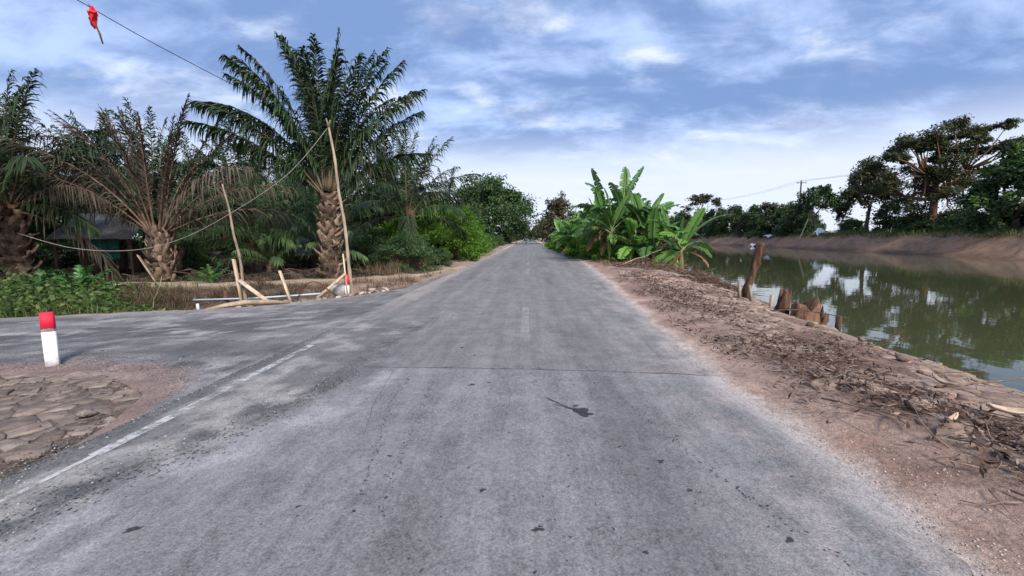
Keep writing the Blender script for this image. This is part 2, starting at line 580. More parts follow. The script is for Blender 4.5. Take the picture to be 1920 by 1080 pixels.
def _asphalt():
    def base(name, colsrc):
        m = NT(name)
        v = m.coord()
        c = m.attr() if colsrc is None else colsrc
        fine = m.noise(70, 5, 0.75, v)
        agg = m.voro(95, 'F1', v)
        mott = m.noise(2.3, 8, 0.7, v)
        streak = m.noise(1.6, 6, 0.65, m.coord((2.6, 0.22, 1)))
        k = m.math('ADD', m.math('MULTIPLY', m.rng(fine, 0.32, 0.68), 0.46), 0.26)
        k = m.math('ADD', k, m.math('MULTIPLY', m.rng(m.noise(130, 3, .8, v), 0.62, 0.74), 0.4))
        spk = m.noise(26, 6, 0.7, m.coord((1.3, 0.8, 1)))
        k = m.math('ADD', k, m.math('MULTIPLY', m.rng(spk, 0.3, 0.7), 0.30))
        k = m.math('ADD', k, m.math('MULTIPLY', m.rng(mott, 0.32, 0.68), 0.22))
        k = m.math('ADD', k, m.math('MULTIPLY', m.rng(streak, 0.36, 0.66), 0.2))
        k = m.math('SUBTRACT', k, m.math('MULTIPLY', m.rng(agg, 0.35, 0.75), 0.14))
        c = m.mix(1.0, c, m.grey(k), 'MULTIPLY')
        m.set("Base Color", c).set("Roughness", 0.82).set("Specular IOR Level", 0.3)
        h = m.math('ADD', m.math('MULTIPLY', fine, 0.006), m.math('MULTIPLY', m.noise(11, 6, 0.7, v), 0.012))
        m.bump(h, 1.0)
        return m.mat
    M['asphalt'] = base('asphalt', None)
    for nm, lo, hi, amt in (('line', 0.60, 0.9, 0.9), ('line_faint', 0.55, 1.0, 0.5)):
        m = NT('worn_paint_' + nm)
        v = m.coord()
        n = m.noise(9, 8, 0.75, v)
        n2 = m.noise(1.3, 3, 0.5, v)
        keep = m.rng(m.math('ADD', n, m.math('MULTIPLY', n2, 0.5)), lo, hi, 0.0, amt)
        tr = m.t.nodes.new("ShaderNodeBsdfTransparent")
        ms = m.t.nodes.new("ShaderNodeMixShader")
        m.set("Base Color", m.mix(n, (0.42, 0.41, 0.4), (0.62, 0.61, 0.59))).set("Roughness", 0.75)
        m.link(keep, ms.inputs[0])
        m.link(tr.outputs[0], ms.inputs[1])
        m.link(m.p.outputs[0], ms.inputs[2])
        m.link(ms.outputs[0], m.out.inputs[0])
        M[nm] = m.mat
    m = NT('far_line_paint')
    n = m.noise(4, 6, 0.7)
    m.set("Base Color", m.mix(m.rng(n, 0.3, 0.7), (0.42, 0.4, 0.39), (0.72, 0.71, 0.7))).set("Roughness", 0.75)
    M['line_far'] = m.mat
    m = NT('oil_stain')
    n = m.noise(14, 6, 0.75)
    tr = m.t.nodes.new("ShaderNodeBsdfTransparent")
    ms = m.t.nodes.new("ShaderNodeMixShader")
    m.set("Base Color", (0.035, 0.036, 0.034)).set("Roughness", 0.6)
    m.link(m.math('MULTIPLY', m.rng(n, 0.3, 0.55, 0.4, 0.9), m.rng(m.attr(), 0, 1)), ms.inputs[0])
    m.link(tr.outputs[0], ms.inputs[1])
    m.link(m.p.outputs[0], ms.inputs[2])
    m.link(ms.outputs[0], m.out.inputs[0])
    M['stain'] = m.mat
    M['gravel'] = leaf_mat('dark_gravel', (0.06, 0.06, 0.062), (0.2, 0.195, 0.19), (0.45, 0.42, 0.4), 0.85, 0.0, 0.25)


_asphalt()


def _water():
    m = NT('canal_water')
    v = m.coord((1.0, 1.0, 1.0))
    n = m.math('ADD', m.math('MULTIPLY', m.noise(0.9, 3, 0.5, v), 0.02), m.math('MULTIPLY', m.noise(5.5, 3, 0.5, v), 0.0022))
    m.set("Base Color", (0.062, 0.068, 0.032)).set("Roughness", 0.02).set("IOR", 1.42).set("Specular IOR Level", 0.5)
    m.bump(n, 1.0, 0.22)
    M['water'] = m.mat


_water()

# ------------------------------------------------------------------ the lie of the land
XE_Y = [-40, 1.9, 2.8, 3.5, 5.0, 7.8, 11, 17.2, 28, 43, 1600]
XE_X = [2.1, 2.16, 2.21, 2.23, 2.24, 2.36, 2.6, 3.02, 3.6, 3.95, 4.05]
XW_Y = [-40, 0, 6, 10.7, 14, 23, 38, 60, 100, 1600]
XW_X = [6.4, 6.4, 6.55, 7.1, 7.6, 9.6, 11.5, 13, 14, 14.5]
XF_Y = [-40, 0, 41, 70, 108, 160, 1600]
XF_X = [42, 43, 45.7, 50, 52.5, 54, 55]
YN_X = [-60, -30, -6.5, -6.0, -4.6, -3.95, -3.62, -3.3]
YN_Y = [-13.5, -3.2, 4.87, 5.0, 4.85, 4.5, 3.8, 2.2]
YF_X = [-60, -30, -10.5, -7.5, -6.2, -4.83, -3.9, -3.5, -3.3]
YF_Y = [-9.3, 1.2, 7.96, 9.0, 9.8, 11.44, 13.3, 20.0, 24.0]
WATER_Z = -0.5


def xe(y):
    y = np.asarray(y, float)
    return np.interp(y, XE_Y, XE_X) + 0.22 * (fbm(y * 1.1, y * 0 + 2, 4, 6, .6) - .5) + 0.05 * (vnoise(y * 9, y * 0, 7) - .5)


def xw(y):
    return np.interp(y, XW_Y, XW_X) + 0.35 * (vnoise(np.asarray(y) * 0.5, 0 * np.asarray(y) + 3.0, 4) - 0.5)


def xf(y):
    return np.interp(y, XF_Y, XF_X) + 2.0 * (vnoise(np.asarray(y) * 0.08, 0 * np.asarray(y), 9) - 0.5)


def yn(x):
    return np.interp(x, YN_X, YN_Y)


def yf(x):
    return np.interp(x, YF_X, YF_Y)


def track_y(x):          # middle of the dirt track left of the road
    return np.interp(x, [-60, -30, -15, -10, -7, -4.5, -3.5], [2, 8, 12.9, 14.0, 15.5, 18.0, 24.0])


def land(x, y):
    x = np.asarray(x, float)
    y = np.asarray(y, float)
    n1 = fbm(x * 0.9, y * 0.9, 4, 1) - 0.5
    n2 = fbm(x * 3.3, y * 3.3, 4, 21, 0.6) - 0.5
    z = np.full(np.broadcast(x, y).shape, -0.075)
    # right verge, bank, canal bed, far bank
    e, w, f = xe(y), xw(y), xf(y)
    t = np.clip((x - e) / np.maximum(w - e, 0.1), 0, 2)
    zr = -0.075 + 0.098 * sstep(-0.35, 0.06, x - e) + 0.10 * sstep(0.25, 1.2, x - e) - 0.62 * np.clip(t, 0, 1) ** 2.6
    zr = zr + (0.05 * n1 + 0.03 * n2) * sstep(-0.1, 0.5, x - e) + 0.08 * n2 * sstep(0.9, 1.8, x - e)
    zr = np.where(x > w, -0.5 - 0.45 * np.minimum(x - w, 4.0) + 0.04 * n2, zr)
    zf = -0.5 + 2.75 * sstep(-0.3, 5.0, x - f) + (0.9 * n1 + 0.25 * n2) * sstep(-0.5, 1.5, x - f)
    zr = np.where(x > f - 4, np.where(x < f, -0.5 - 0.45 * np.minimum(f - x, 4.0), zf), zr)
    z = np.where(x > 1.5, zr, z)
    # left of the road
    mud = sstep(0.0, 0.35, yn(x) - y) * sstep(-3.42, -3.75, x)
    z = z + mud * (0.055 + 0.03 * n1)
    d = y - yf(x)
    out = sstep(-0.25, 0.1, d) * sstep(-3.45, -3.7, x)
    tr = y - track_y(x)
    dd = np.maximum(track_y(x) - yf(x), 0.6)
    ditch = np.exp(-((d / dd - 0.30) / 0.2) ** 2) * sstep(-4.6, -6.2, x)
    shoulder = out * (0.065 + 0.02 * n1 + 0.03 * n2)
    z = z + shoulder - 0.42 * ditch * out
    hump = np.exp(-(tr / 1.3) ** 2) * out * 0.04 + out * (0.3 * n2 + .25 * n1) * np.exp(-((tr + 1.9) / 1.1) ** 2) * sstep(-4.4, -5.6, x)
    grove = sstep(0.6, 2.0, tr) * out
    z = z + hump + grove * (0.28 * n1 - 0.02 + 0.1 * n2)
    return z


def land1(x, y):
    return float(land(np.array([x], float), np.array([y], float))[0])


def landcol(x, y):
    n = fbm(x * 0.5, y * 0.5, 4, 31)[..., None]
    n2 = fbm(x * 1.9, y * 1.9, 4, 41)[..., None]
    n3 = fbm(x * 5.5, y * 5.5, 4, 47)[..., None]
    A = lambda *c: np.array(c)

    def lerp(c, d, k):
        return c * (1 - k) + d * k
    c = np.zeros(x.shape + (3,)) + A(0.20, 0.145, 0.115)
    e, w, f = xe(y), xw(y), xf(y)
    ex = (x - e)[..., None]
    # reddish dust next to the asphalt, mud further down
    red = lerp(A(0.39, 0.28, 0.225), A(0.29, 0.185, 0.14), sstep(0.3, 0.7, n2))
    red = lerp(A(0.47, 0.39, 0.34), red, sstep(0.0, 0.22, ex + 0.3 * (n3 - .5)))
    c = np.where(x[..., None] > 0, lerp(red, lerp(A(0.19, 0.125, 0.097), A(0.33, 0.238, 0.19), sstep(0.35, 0.65, n2)), sstep(0.25, 1.1, ex + 0.7 * (n3 - .5))), c)
    c = lerp(c, A(0.12, 0.08, 0.06), (sstep(-0.5, 0.0, (x - w))[..., None]) * (x[..., None] > 0))
    fb = sstep(-1, 0.2, x - f)[..., None]
    c = lerp(c, lerp(A(0.22, 0.128, 0.08), A(0.38, 0.245, 0.165), n2), fb)
    wet = (sstep(-0.4, 0.0, x - f) * (1 - sstep(0.4, 1.3, x - f)))[..., None]
    c = lerp(c, A(0.10, 0.065, 0.048), wet * 0.8)
    gr = (sstep(3.0, 6.5, x - f)[..., None]) * sstep(0.3, 0.6, n + 0.25)
    c = lerp(c, A(0.085, 0.095, 0.035), gr)
    # left
    d = y - yf(x)
    tr = (y - track_y(x))
    left = (x < -3.3)[..., None] & (d > -0.4)[..., None]
    sh = lerp(A(0.27, 0.185, 0.14), A(0.36, 0.26, 0.195), n2)
    dit = lerp(A(0.075, 0.05, 0.04), A(0.16, 0.11, 0.085), n3)
    near_road = sstep(-8.0, -5.0, x)[..., None]
    lc = lerp(dit, sh, np.maximum(near_road * sstep(-.1, 1.6, d)[..., None], 0))
    tk = np.exp(-((tr - .3 + .35 * (n3[..., 0] - .5)) / 1.25) ** 4)[..., None]
    lc = lerp(lc, lerp(A(0.36, 0.27, 0.18), A(0.46, 0.35, 0.25), n2), tk)
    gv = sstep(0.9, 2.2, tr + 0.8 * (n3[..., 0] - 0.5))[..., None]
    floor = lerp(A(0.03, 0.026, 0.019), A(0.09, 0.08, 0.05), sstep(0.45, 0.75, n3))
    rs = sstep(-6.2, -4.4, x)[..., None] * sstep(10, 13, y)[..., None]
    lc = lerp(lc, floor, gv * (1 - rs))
    c = np.where(left, lc, c)
    mudm = ((sstep(0.0, 0.3, yn(x) - y)) * (x < -3.4))[..., None]
    c = lerp(c, lerp(A(0.11, 0.08, 0.065), A(0.2, 0.15, 0.12), n3), mudm)
    far = sstep(60, 140, np.hypot(x, np.maximum(y, 0)))[..., None] * (np.abs(x)[..., None] > 16) * (x < 40)[..., None]
    c = lerp(c, A(0.06, 0.075, 0.03), far * (x < 0)[..., None])
    return c


def axis(parts):
    a = [np.arange(p, q, s) for p, q, s in parts]
    return np.concatenate(a)


gx = np.concatenate([-np.geomspace(900, 20, 26), axis([(-19, -13, .25), (-13, -3.2, .09), (-3.2, 1.6, .4), (1.6, 8.2, .065), (8.2, 13, .25), (13, 40, 1.5), (40, 64, .7)]), np.geomspace(64, 900, 22)])
gy = np.concatenate([-np.geomspace(60, 2, 8), axis([(-1.5, 1.6, .35), (1.6, 9, .065), (9, 20, .13), (20, 44, .4), (44, 130, 1.5)]), np.geomspace(130, 1700, 30)])
XX, YY = np.meshgrid(gx, gy, indexing='ij')
ZZ = land(XX, YY)
nx, ny = XX.shape
ii, jj = np.meshgrid(np.arange(nx - 1), np.arange(ny - 1), indexing='ij')
a0 = (ii * ny + jj).ravel()
gF = np.stack([a0, a0 + ny, a0 + ny + 1, a0 + 1], 1)
g = G().add(np.stack([XX, YY, ZZ], -1), gF)
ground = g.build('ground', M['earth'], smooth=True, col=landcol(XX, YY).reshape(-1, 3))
tag(ground, 'bare earth verges, banks and grove floor', 'ground', kind='structure')


def sheet(name, xs, ys, zfun, colfun, mat, warp=None):
    X, Y = np.meshgrid(xs, ys, indexing='ij')
    if warp:
        X, Y = warp(X, Y)
    n, k = X.shape
    i, j = np.meshgrid(np.arange(n - 1), np.arange(k - 1), indexing='ij')
    a = (i * k + j).ravel()
    F = np.stack([a, a + k, a + k + 1, a + 1], 1)
    return G().add(np.stack([X, Y, zfun(X, Y)], -1), F).build(name, mat, smooth=True, col=colfun(X, Y).reshape(-1, 3))


# ------------------------------------------------------------------ roads
def road_col(x, y):
    A = lambda *c: np.array(c)
    n = fbm(x * 0.7, y * 0.3, 4, 61)[..., None]
    n2 = fbm(x * 2.6, y * 2.6, 4, 62, 0.6)[..., None]
    n3 = fbm(x * 7, y * 7, 3, 63, 0.6)[..., None]
    lerp = lambda c, d, k: c * (1 - k) + d * k
    c = np.zeros(x.shape + (3,)) + A(0.232, 0.222, 0.214)
    X, Y = x[..., None], y[..., None]
    # newer, bluish coat this side of the transverse joint
    c = lerp(c, A(0.25, 0.243, 0.242), sstep(5.1, 4.9, Y))
    # wheel tracks polished a little darker, oil band between them
    for xc in (-2.3, -0.75, 0.85, 2.3):
        c = lerp(c, A(0.15, 0.147, 0.148), 0.72 * np.exp(-((X - xc) / 0.28) ** 2) * sstep(0.3, 0.7, n))
    # pale dust along the right edge
    e = xe(y)[..., None]
    k = sstep(-0.42, -0.02, X - e + 0.35 * (n2 - 0.5))
    c = lerp(c, A(0.52, 0.46, 0.42), 0.85 * k)
    c = lerp(c, A(0.36, 0.31, 0.29), 0.6 * sstep(-1.5, -0.2, X - e) * sstep(0.4, 0.6, n2))
    # dust along the left edge further on
    k = sstep(-2.5, -3.25, X + 0.7 * (n2 - 0.5)) * sstep(8.5, 12, Y)
    c = lerp(c, A(0.42, 0.37, 0.33), 0.75 * k)
    k = np.exp(-((X + 2.75 + 0.5 * (n - .5)) / 0.22) ** 2) * sstep(9, 14, Y) * (1 - sstep(25, 40, Y))
    c = lerp(c, A(0.17, 0.165, 0.165), 0.6 * k)
    # mouth of the side road: darker patch, pale mud smears, strip of loose dark gravel
    edge = -1.95 - 0.75 * sstep(4.6, 2.0, Y) + 0.35 * sstep(5.5, 9, Y) + 0.5 * (n2 - .5)
    inside = sstep(edge + 0.12, edge - 0.12, X) * (1 - sstep(7.0, 9.0, Y))
    c = lerp(c, lerp(A(0.19, 0.18, 0.175), A(0.36, 0.34, 0.315), sstep(0.42, 0.62, n2)), inside)
    c = lerp(c, A(0.10, 0.10, 0.102), 0.85 * inside * np.exp(-((X - edge + 0.22) / 0.13) ** 2) * sstep(0.38, 0.55, n3))
    pt = np.exp(-(((X + 2.1) / 0.6) ** 2 + ((Y - 5.25) / 0.8) ** 2) ** 1.5)
    c = lerp(c, A(0.15, 0.148, 0.15), 0.8 * pt)
    c = lerp(c, A(0.44, 0.43, 0.44), 0.6 * np.exp(-((X - edge - 0.22) / 0.25) ** 2) * sstep(5.6, 5.0, Y) * sstep(0.35, 0.6, n2))
    # outside the painted line
    c = lerp(c, A(0.13, 0.13, 0.13), 0.8 * sstep(-3.26, -3.36, X) * (1 - sstep(6.2, 8, Y)))
    # red dust film, mid road
    c = lerp(c, A(0.36, 0.315, 0.3), 0.4 * sstep(0.5, 0.68, n2) * sstep(0.2, 1.6, np.abs(X)) * sstep(5, 9, Y))
    # mottled tar repairs
    c = lerp(c, A(0.16, 0.16, 0.165), 0.5 * sstep(0.66, 0.74, n2))
    return c


def road_z(x, y):
    z = 0.02 * (1 - (x / 3.6) ** 2) - 0.004 + 0.006 * (fbm(x * 1.5, y * 0.8, 3, 70) - 0.5)
    z = z + 0.006 * sstep(5.0, 4.96, y + 0.03 * x)
    return z - 0.05 * sstep(3.45, 3.6, np.abs(x))


rx = axis([(-3.75, 4.2, .06)])
ry = np.concatenate([axis([(-30, 1.2, 1.5), (1.2, 12, .06), (12, 30, .2), (30, 140, 1.5)]), np.geomspace(140, 1600, 24)])
road = sheet('road', rx, ry, lambda x, y: road_z(x, y), road_col, M['asphalt'])
tag(road, 'straight grey asphalt country road', 'road', kind='structure')


def side_col(x, y):
    A = lambda *c: np.array(c)
    lerp = lambda c, d, k: c * (1 - k) + d * k
    u = (x * -0.944 + y * -0.33)
    v = (x * -0.33 + y * 0.944)
    n = fbm(u * 0.5, v * 2.2, 4, 81)[..., None]
    n2 = fbm(u * 1.7, v * 4.0, 4, 82, 0.6)[..., None]
    n3 = fbm(x * 5, y * 5, 4, 83, 0.6)[..., None]
    c = np.zeros(x.shape + (3,)) + A(0.215, 0.207, 0.206)
    c = lerp(c, A(0.135, 0.133, 0.135), sstep(0.45, 0.68, n))
    c = lerp(c, A(0.36, 0.34, 0.325), 0.85 * sstep(0.54, 0.66, n2))
    dk = np.exp(-(((x + 4.9) / 1.1) ** 2 + ((y - 5.9) / 0.55) ** 2))[..., None]
    c = lerp(c, A(0.11, 0.108, 0.11), 0.8 * dk)
    c = lerp(c, A(0.10, 0.10, 0.102), 0.8 * sstep(0.6, 0.72, n3) * sstep(0.3, 0.6, n))
    c = lerp(c, A(0.32, 0.28, 0.25), 0.8 * sstep(0.45, 0.0, (yf(x) - y)[..., None] + 0.4 * (n2 - 0.5)))
    c = lerp(c, A(0.3, 0.19, 0.15), 0.7 * sstep(0.5, 0.0, (y - yn(x))[..., None] + 0.5 * (n3 - 0.5)))
    return c


def side_z(x, y):
    return -0.012 + 0.012 * (fbm(x * 1.3, y * 2.2, 3, 90) - 0.5) + 0.05 * (fbm(x * 3.5, y * 5.5, 4, 91, 0.6) - 0.5) * sstep(-3.7, -4.2, x) - 0.012 * sstep(-3.7, -3.3, x)


sxs = np.concatenate([-np.geomspace(60, 13, 14), axis([(-12.6, -3.25, .07)])])
side = sheet('side_road', sxs, np.linspace(0, 1, 110), side_z, side_col, M['asphalt'],
             lambda X, T: (X, yn(X) - 0.4 + T * (yf(X) - yn(X) + 0.6)))
tag(side, 'rough dark asphalt side road branching off to the left', 'road', kind='structure')


def strip(name, pts, w, mat, parent=road, lift=0.005, n=None):
    P = np.asarray(pts, float)
    L = np.r_[0, np.cumsum(np.linalg.norm(np.diff(P, axis=0), axis=1))]
    k = n or max(3, int(L[-1] / 0.3) + 1) if L[-1] < 40 else 80
    s = np.linspace(0, L[-1], k)
    C = np.stack([np.interp(s, L, P[:, 0]), np.interp(s, L, P[:, 1])], 1)
    T = np.gradient(C, axis=0)
    T /= np.linalg.norm(T, axis=1)[:, None]
    Nn = np.stack([T[:, 1], -T[:, 0]], 1)
    cols = [C + Nn * w * q for q in (-.5, -.17, .17, .5)]
    V = np.stack([np.concatenate([c, (road_z(c[:, 0], c[:, 1]) + lift)[:, None]], 1) for c in cols], 1).reshape(-1, 3)
    i = np.arange(k - 1)
    F = np.concatenate([np.stack([i * 4 + q, i * 4 + q + 1, i * 4 + q + 5, i * 4 + q + 4], 1) for q in range(3)])
    return G().add(V, F).build(name, mat, parent)


strip('edge_line', [(-3.18, 1.0), (-3.18, 2.85)], 0.045, M['line'])
strip('edge_line', [(-3.18, 2.85), (-3.18, 3.5), (-3.22, 6.1)], 0.10, M['line'])
strip('edge_line', [(-3.3, 27), (-3.3, 60)], 0.12, M['line'])
strip('edge_line', [(-3.3, 60), (-3.3, 420)], 0.14, M['line_far'])
strip('edge_line', [(3.55, 28.5), (3.62, 60)], 0.14, M['line_far'])
strip('edge_line', [(3.62, 60), (3.66, 420)], 0.16, M['line_far'])
strip('centre_dash', [(-0.05, 6.3), (-0.05, 9.6)], 0.15, M['line_faint'])
for y0 in (18.2, 24.2, 32, 40, 50, 62, 74):
    strip('centre_dash', [(-0.02, y0), (-0.02, y0 + 3.0)], 0.13, M['line_faint'])

# joint, cracks, stains and drips: flat marks lying on the asphalt


def blob(cx, cy, rx_, ry_, seed, parent=road, ang=0.0, lift=0.004, name='oil_stain'):
    r = np.random.default_rng(seed)
    n = 22
    a = np.arange(n) * 2 * math.pi / n
    k = 1 + 0.28 * np.sin(2 * a + r.uniform(0, 6)) + 0.22 * np.sin(3 * a + r.uniform(0, 6)) + 0.16 * np.sin(5 * a + r.uniform(0, 6))
    X, Y = [np.array([0.0])], [np.array([0.0])]
    for f in (.72, 1.0):
        X.append(f * rx_ * k * np.cos(a))
        Y.append(f * ry_ * k * np.sin(a))
    px, py = np.concatenate(X), np.concatenate(Y)
    x = cx + px * math.cos(ang) - py * math.sin(ang)
    y = cy + px * math.sin(ang) + py * math.cos(ang)
    V = np.stack([x, y, road_z(x, y) + lift], 1)
    j = np.arange(n)
    q = (j + 1) % n
    soft = np.r_[1.0, np.ones(n), np.zeros(n)]
    return V, [np.stack([0 * j, j + 1, q + 1], 1), np.stack([j + 1, j + 1 + n, q + 1 + n, q + 1], 1)], np.repeat(soft[:, None], 3, 1)


for i, (sx, sy, ra, rb, an) in enumerate([(0.49, 3.75, 0.10, 0.085, -.6), (-0.6, 4.42, .07, .05, .3), (-0.42, 4.5, .035, .03, 0), (-2.15, 2.08, .085, .035, .5),
                                         (-0.95, 6.0, .05, .06, 0), (0.95, 2.9, .05, .03, .4), (1.02, 2.55, .04, .03, 0), (0.06, 2.15, .05, .035, .2), (1.38, 2.12, .05, .03, 0.3),
                                         (-0.28, 2.5, .03, .04, 1), (0.6, 2.0, .03, .02, 0), (-1.0, 2.9, .03, .025, 0), (1.2, 3.3, .03, .02, 0), (-0.72, 5.6, .05, .03, 0),
                                         (0.7, 3.1, .025, .02, 0), (-1.35, 2.3, .03, .02, 0), (0.3, 2.95, .018, .014, 0), (-0.15, 3.3, .02, .014, 0)]):
    V, F, Cc = blob(sx, sy, ra * (1.1 if i == 0 else .65), rb * (.9 if i == 0 else .55), 200 + i, ang=an)
    G().add(V, F).build('oil_stain', M['stain'], road, col=Cc)
for sx, sy, ra, rb, an in [(0.28, 3.96, .16, .011, -.86), (0.36, 3.84, .11, .009, -.62), (0.42, 3.8, .08, .02, -.7), (0.56, 3.7, .04, .03, .2), (0.45, 3.88, .03, .02, 1)]:
    V, F, Cc = blob(sx, sy, ra, rb, int(900 + 100 * sx), ang=an, lift=.0055)
    G().add(V, F).build('oil_stain', M['stain'], road, col=Cc)


def trail(pts, n, r0, seed, jit=0.03):
    r = np.random.default_rng(seed)
    P = np.asarray(pts, float)
    L = np.r_[0, np.cumsum(np.linalg.norm(np.diff(P, axis=0), axis=1))]
    gg, cc = G(), []
    for s in np.sort(r.uniform(0, L[-1], n)):
        x, y = np.interp(s, L, P[:, 0]) + r.normal() * jit, np.interp(s, L, P[:, 1]) + r.normal() * jit
        V, F, c_ = blob(x, y, r0 * r.uniform(.5, 1.6), r0 * r.uniform(.8, 2.2), int(r.integers(1e6)), ang=r.uniform(-.5, .5))
        gg.add(V, F)
        cc.append(c_)
    return tag(gg.build('drip_trail', M['stain'], road, col=np.concatenate(cc)), kind='stuff')


trail([(0.62, 5.6), (0.8, 4.6), (1.02, 3.7), (1.18, 3.1), (1.32, 2.6), (1.45, 2.25), (1.6, 1.9)], 110, 0.0055, 1, 0.018)
trail([(-1.35, 4.7), (-1.3, 3.9), (-1.18, 3.2), (-1.05, 2.6), (-1.0, 2.2)], 120, 0.005, 2, 0.018)
trail([(-1.05, 4.6), (-1.0, 3.9), (-0.95, 3.3), (-0.88, 2.6), (-0.8, 2.0)], 110, 0.005, 3, 0.018)
trail([(-0.2, 5.2), (0.2, 4.6), (0.7, 4.9)], 22, 0.009, 4, 0.22)
trail([(-2.9, 2.1), (-2.4, 3.0), (-2.2, 4.0), (-2.0, 4.9)], 420, 0.006, 6, 0.09)
trail([(-0.9, 2.2), (0.3, 2.4), (1.4, 2.6)], 30, 0.006, 5, 0.35)


def crack(pts, w, seed, jit):
    r = np.random.default_rng(seed)
    P = np.asarray(pts, float)
    L = np.r_[0, np.cumsum(np.linalg.norm(np.diff(P, axis=0), axis=1))]
    k = int(L[-1] / 0.05)
    s = np.linspace(0, L[-1], k)
    C = np.stack([np.interp(s, L, P[:, 0]), np.interp(s, L, P[:, 1])], 1)
    C += np.cumsum(r.normal(size=(k, 2)), 0) * jit * 0.3 + r.normal(size=(k, 2)) * jit
    T = np.gradient(C, axis=0)
    T /= np.linalg.norm(T, axis=1)[:, None] + 1e-9
    Nn = np.stack([T[:, 1], -T[:, 0]], 1) * (w * r.uniform(.3, 1.2, k))[:, None]
    a, b = C - Nn, C + Nn
    V = np.concatenate([np.c_[a, road_z(a[:, 0], a[:, 1]) + 0.0045], np.c_[b, road_z(b[:, 0], b[:, 1]) + 0.0045]])
    i = np.arange(k - 1)
    G().add(V, np.stack([i, i + 1, i + 1 + k, i + k], 1)).build('crack', M['stain'], road, col=np.ones((2 * k, 3)) * .8)


crack([(-2.0, 5.03), (0, 5.02), (1.0, 4.95), (2.15, 4.86)], 0.011, 3, 0.006)
crack([(-1.6, 4.95), (-1.45, 3.8), (-1.3, 3.2)], 0.002, 4, 0.005)
crack([(-0.35, 4.95), (-0.15, 4.2), (-0.2, 3.3)], 0.0012, 5, 0.005)
crack([(-2.2, 7.4), (-1.0, 7.2), (0.4, 7.35)], 0.005, 6, 0.012)
crack([(-1.9, 16), (-0.6, 15.6)], 0.016, 7, 0.02)
crack([(0.3, 12), (0.9, 11.6)], 0.012, 8, 0.02)

# ------------------------------------------------------------------ canal water
WV = []
wys = np.array([-40, 0, 20, 60, 120, 300, 800, 1600.])
for yy in wys:
    WV += [(np.interp(yy, XW_Y, XW_X) - 1.0, yy, WATER_Z), (np.interp(yy, XF_Y, XF_X) + 2.5, yy, WATER_Z)]
i = np.arange(len(wys) - 1)
tag(G().add(WV, np.stack([2 * i, 2 * i + 1, 2 * i + 3, 2 * i + 2], 1)).build('canal_water', M['water']),
    'still green canal water mirroring the trees', 'water', kind='structure')


# ------------------------------------------------------------------ cracked mud: every plate its own piece
def clip_poly(poly, p, nrm):
    out = []
    m = len(poly)
    for q in range(m):
        a, b = poly[q], poly[(q + 1) % m]
        da, db = (a - p) @ nrm, (b - p) @ nrm
        if da <= 0:
            out.append(a)
        if (da < 0 < db) or (db < 0 < da):
            out.append(a + (b - a) * da / (da - db))
    return out


def plates(x0, x1, y0, y1, cell, keep, seed, gap=0.02, spread=0.9):
    """Voronoi polygons round scattered seeds of uneven density (list of centre, outline)"""
    r = np.random.default_rng(seed)
    n = int((x1 - x0) * (y1 - y0) / cell ** 2 * 3.2)
    cand = np.stack([r.uniform(x0, x1, n), r.uniform(y0, y1, n)], 1)
    dmin = cell * (0.38 + spread * fbm(cand[:, 0] * 1.6, cand[:, 1] * 1.6, 3, seed) * r.uniform(.5, 1.3, n))
    pts = []
    grid = {}
    for (x, y), d in zip(cand, dmin):
        kx, ky = int(x // cell), int(y // cell)
        if any((x - q[0]) ** 2 + (y - q[1]) ** 2 < d * d for a in range(-2, 3) for b in range(-2, 3) for q in grid.get((kx + a, ky + b), ())):
            continue
        grid.setdefault((kx, ky), []).append((x, y))
        pts.append((x, y))
    P = np.array(pts)
    res = []
    for c in P:
        if not keep(c[0], c[1]):
            continue
        d2 = ((P - c) ** 2).sum(1)
        near_ = np.argsort(d2)[1:22]
        poly = [c + np.array(v) * cell * 1.3 for v in ((-1, -1), (1, -1), (1, 1), (-1, 1))]
        for o in P[near_]:
            d = o - c
            L = np.linalg.norm(d)
            poly = clip_poly(poly, c + d * (0.5 - gap * r.uniform(.2, 1.8) / L) + r.normal(size=2) * 0, d / L)
            if len(poly) < 3:
                break
        if len(poly) >= 3:
            res.append((c, np.array(poly)))
    return res


def plate_geo(c, poly, seed, h, tilt, zc=None):
    r = np.random.default_rng(seed)
    P = []
    m = len(poly)
    for q in range(m):                     # break long edges so the outline is ragged
        a, b = poly[q], poly[(q + 1) % m]
        L = np.linalg.norm(b - a)
        if L < 0.015:
            continue
        P.append(a)
        if L > 0.07:
            mid_ = (a + b) / 2 + r.normal(size=2) * L * 0.07
            P.append(mid_ if r.uniform() < .75 else a + (b - a) * .5 - (a + b - 2 * c) * r.uniform(.05, .16))
    if len(P) < 3:
        return None
    P = np.array(P) - c
    n = len(P)
    h = h * r.uniform(.6, 1.3)
    tilt = tilt * (2.2 if r.uniform() < .12 else .7)
    tx, ty = r.normal() * tilt, r.normal() * tilt
    if zc is None:
        zc = land1(*c)
    zg = land(P[:, 0] + c[0], P[:, 1] + c[1]) - zc
    zt = 0.5 * zg + h + P[:, 0] * tx + P[:, 1] * ty
    inn = P * r.uniform(.91, .96)
    dish = r.uniform(-.014, .006)
    V = np.concatenate([np.c_[P * 1.0, zg - 0.05], np.c_[P, zt - 0.004 + r.normal(size=n) * .007], np.c_[inn, zt + r.normal(size=n) * .005], [[0, 0, h + dish]]])
    j = np.arange(n)
    k = (j + 1) % n
    return V, [np.concatenate([np.stack([j, k, k + n, j + n], 1), np.stack([j + n, k + n, k + 2 * n, j + 2 * n], 1)]), np.stack([j + 2 * n, k + 2 * n, 0 * j + 3 * n], 1)]


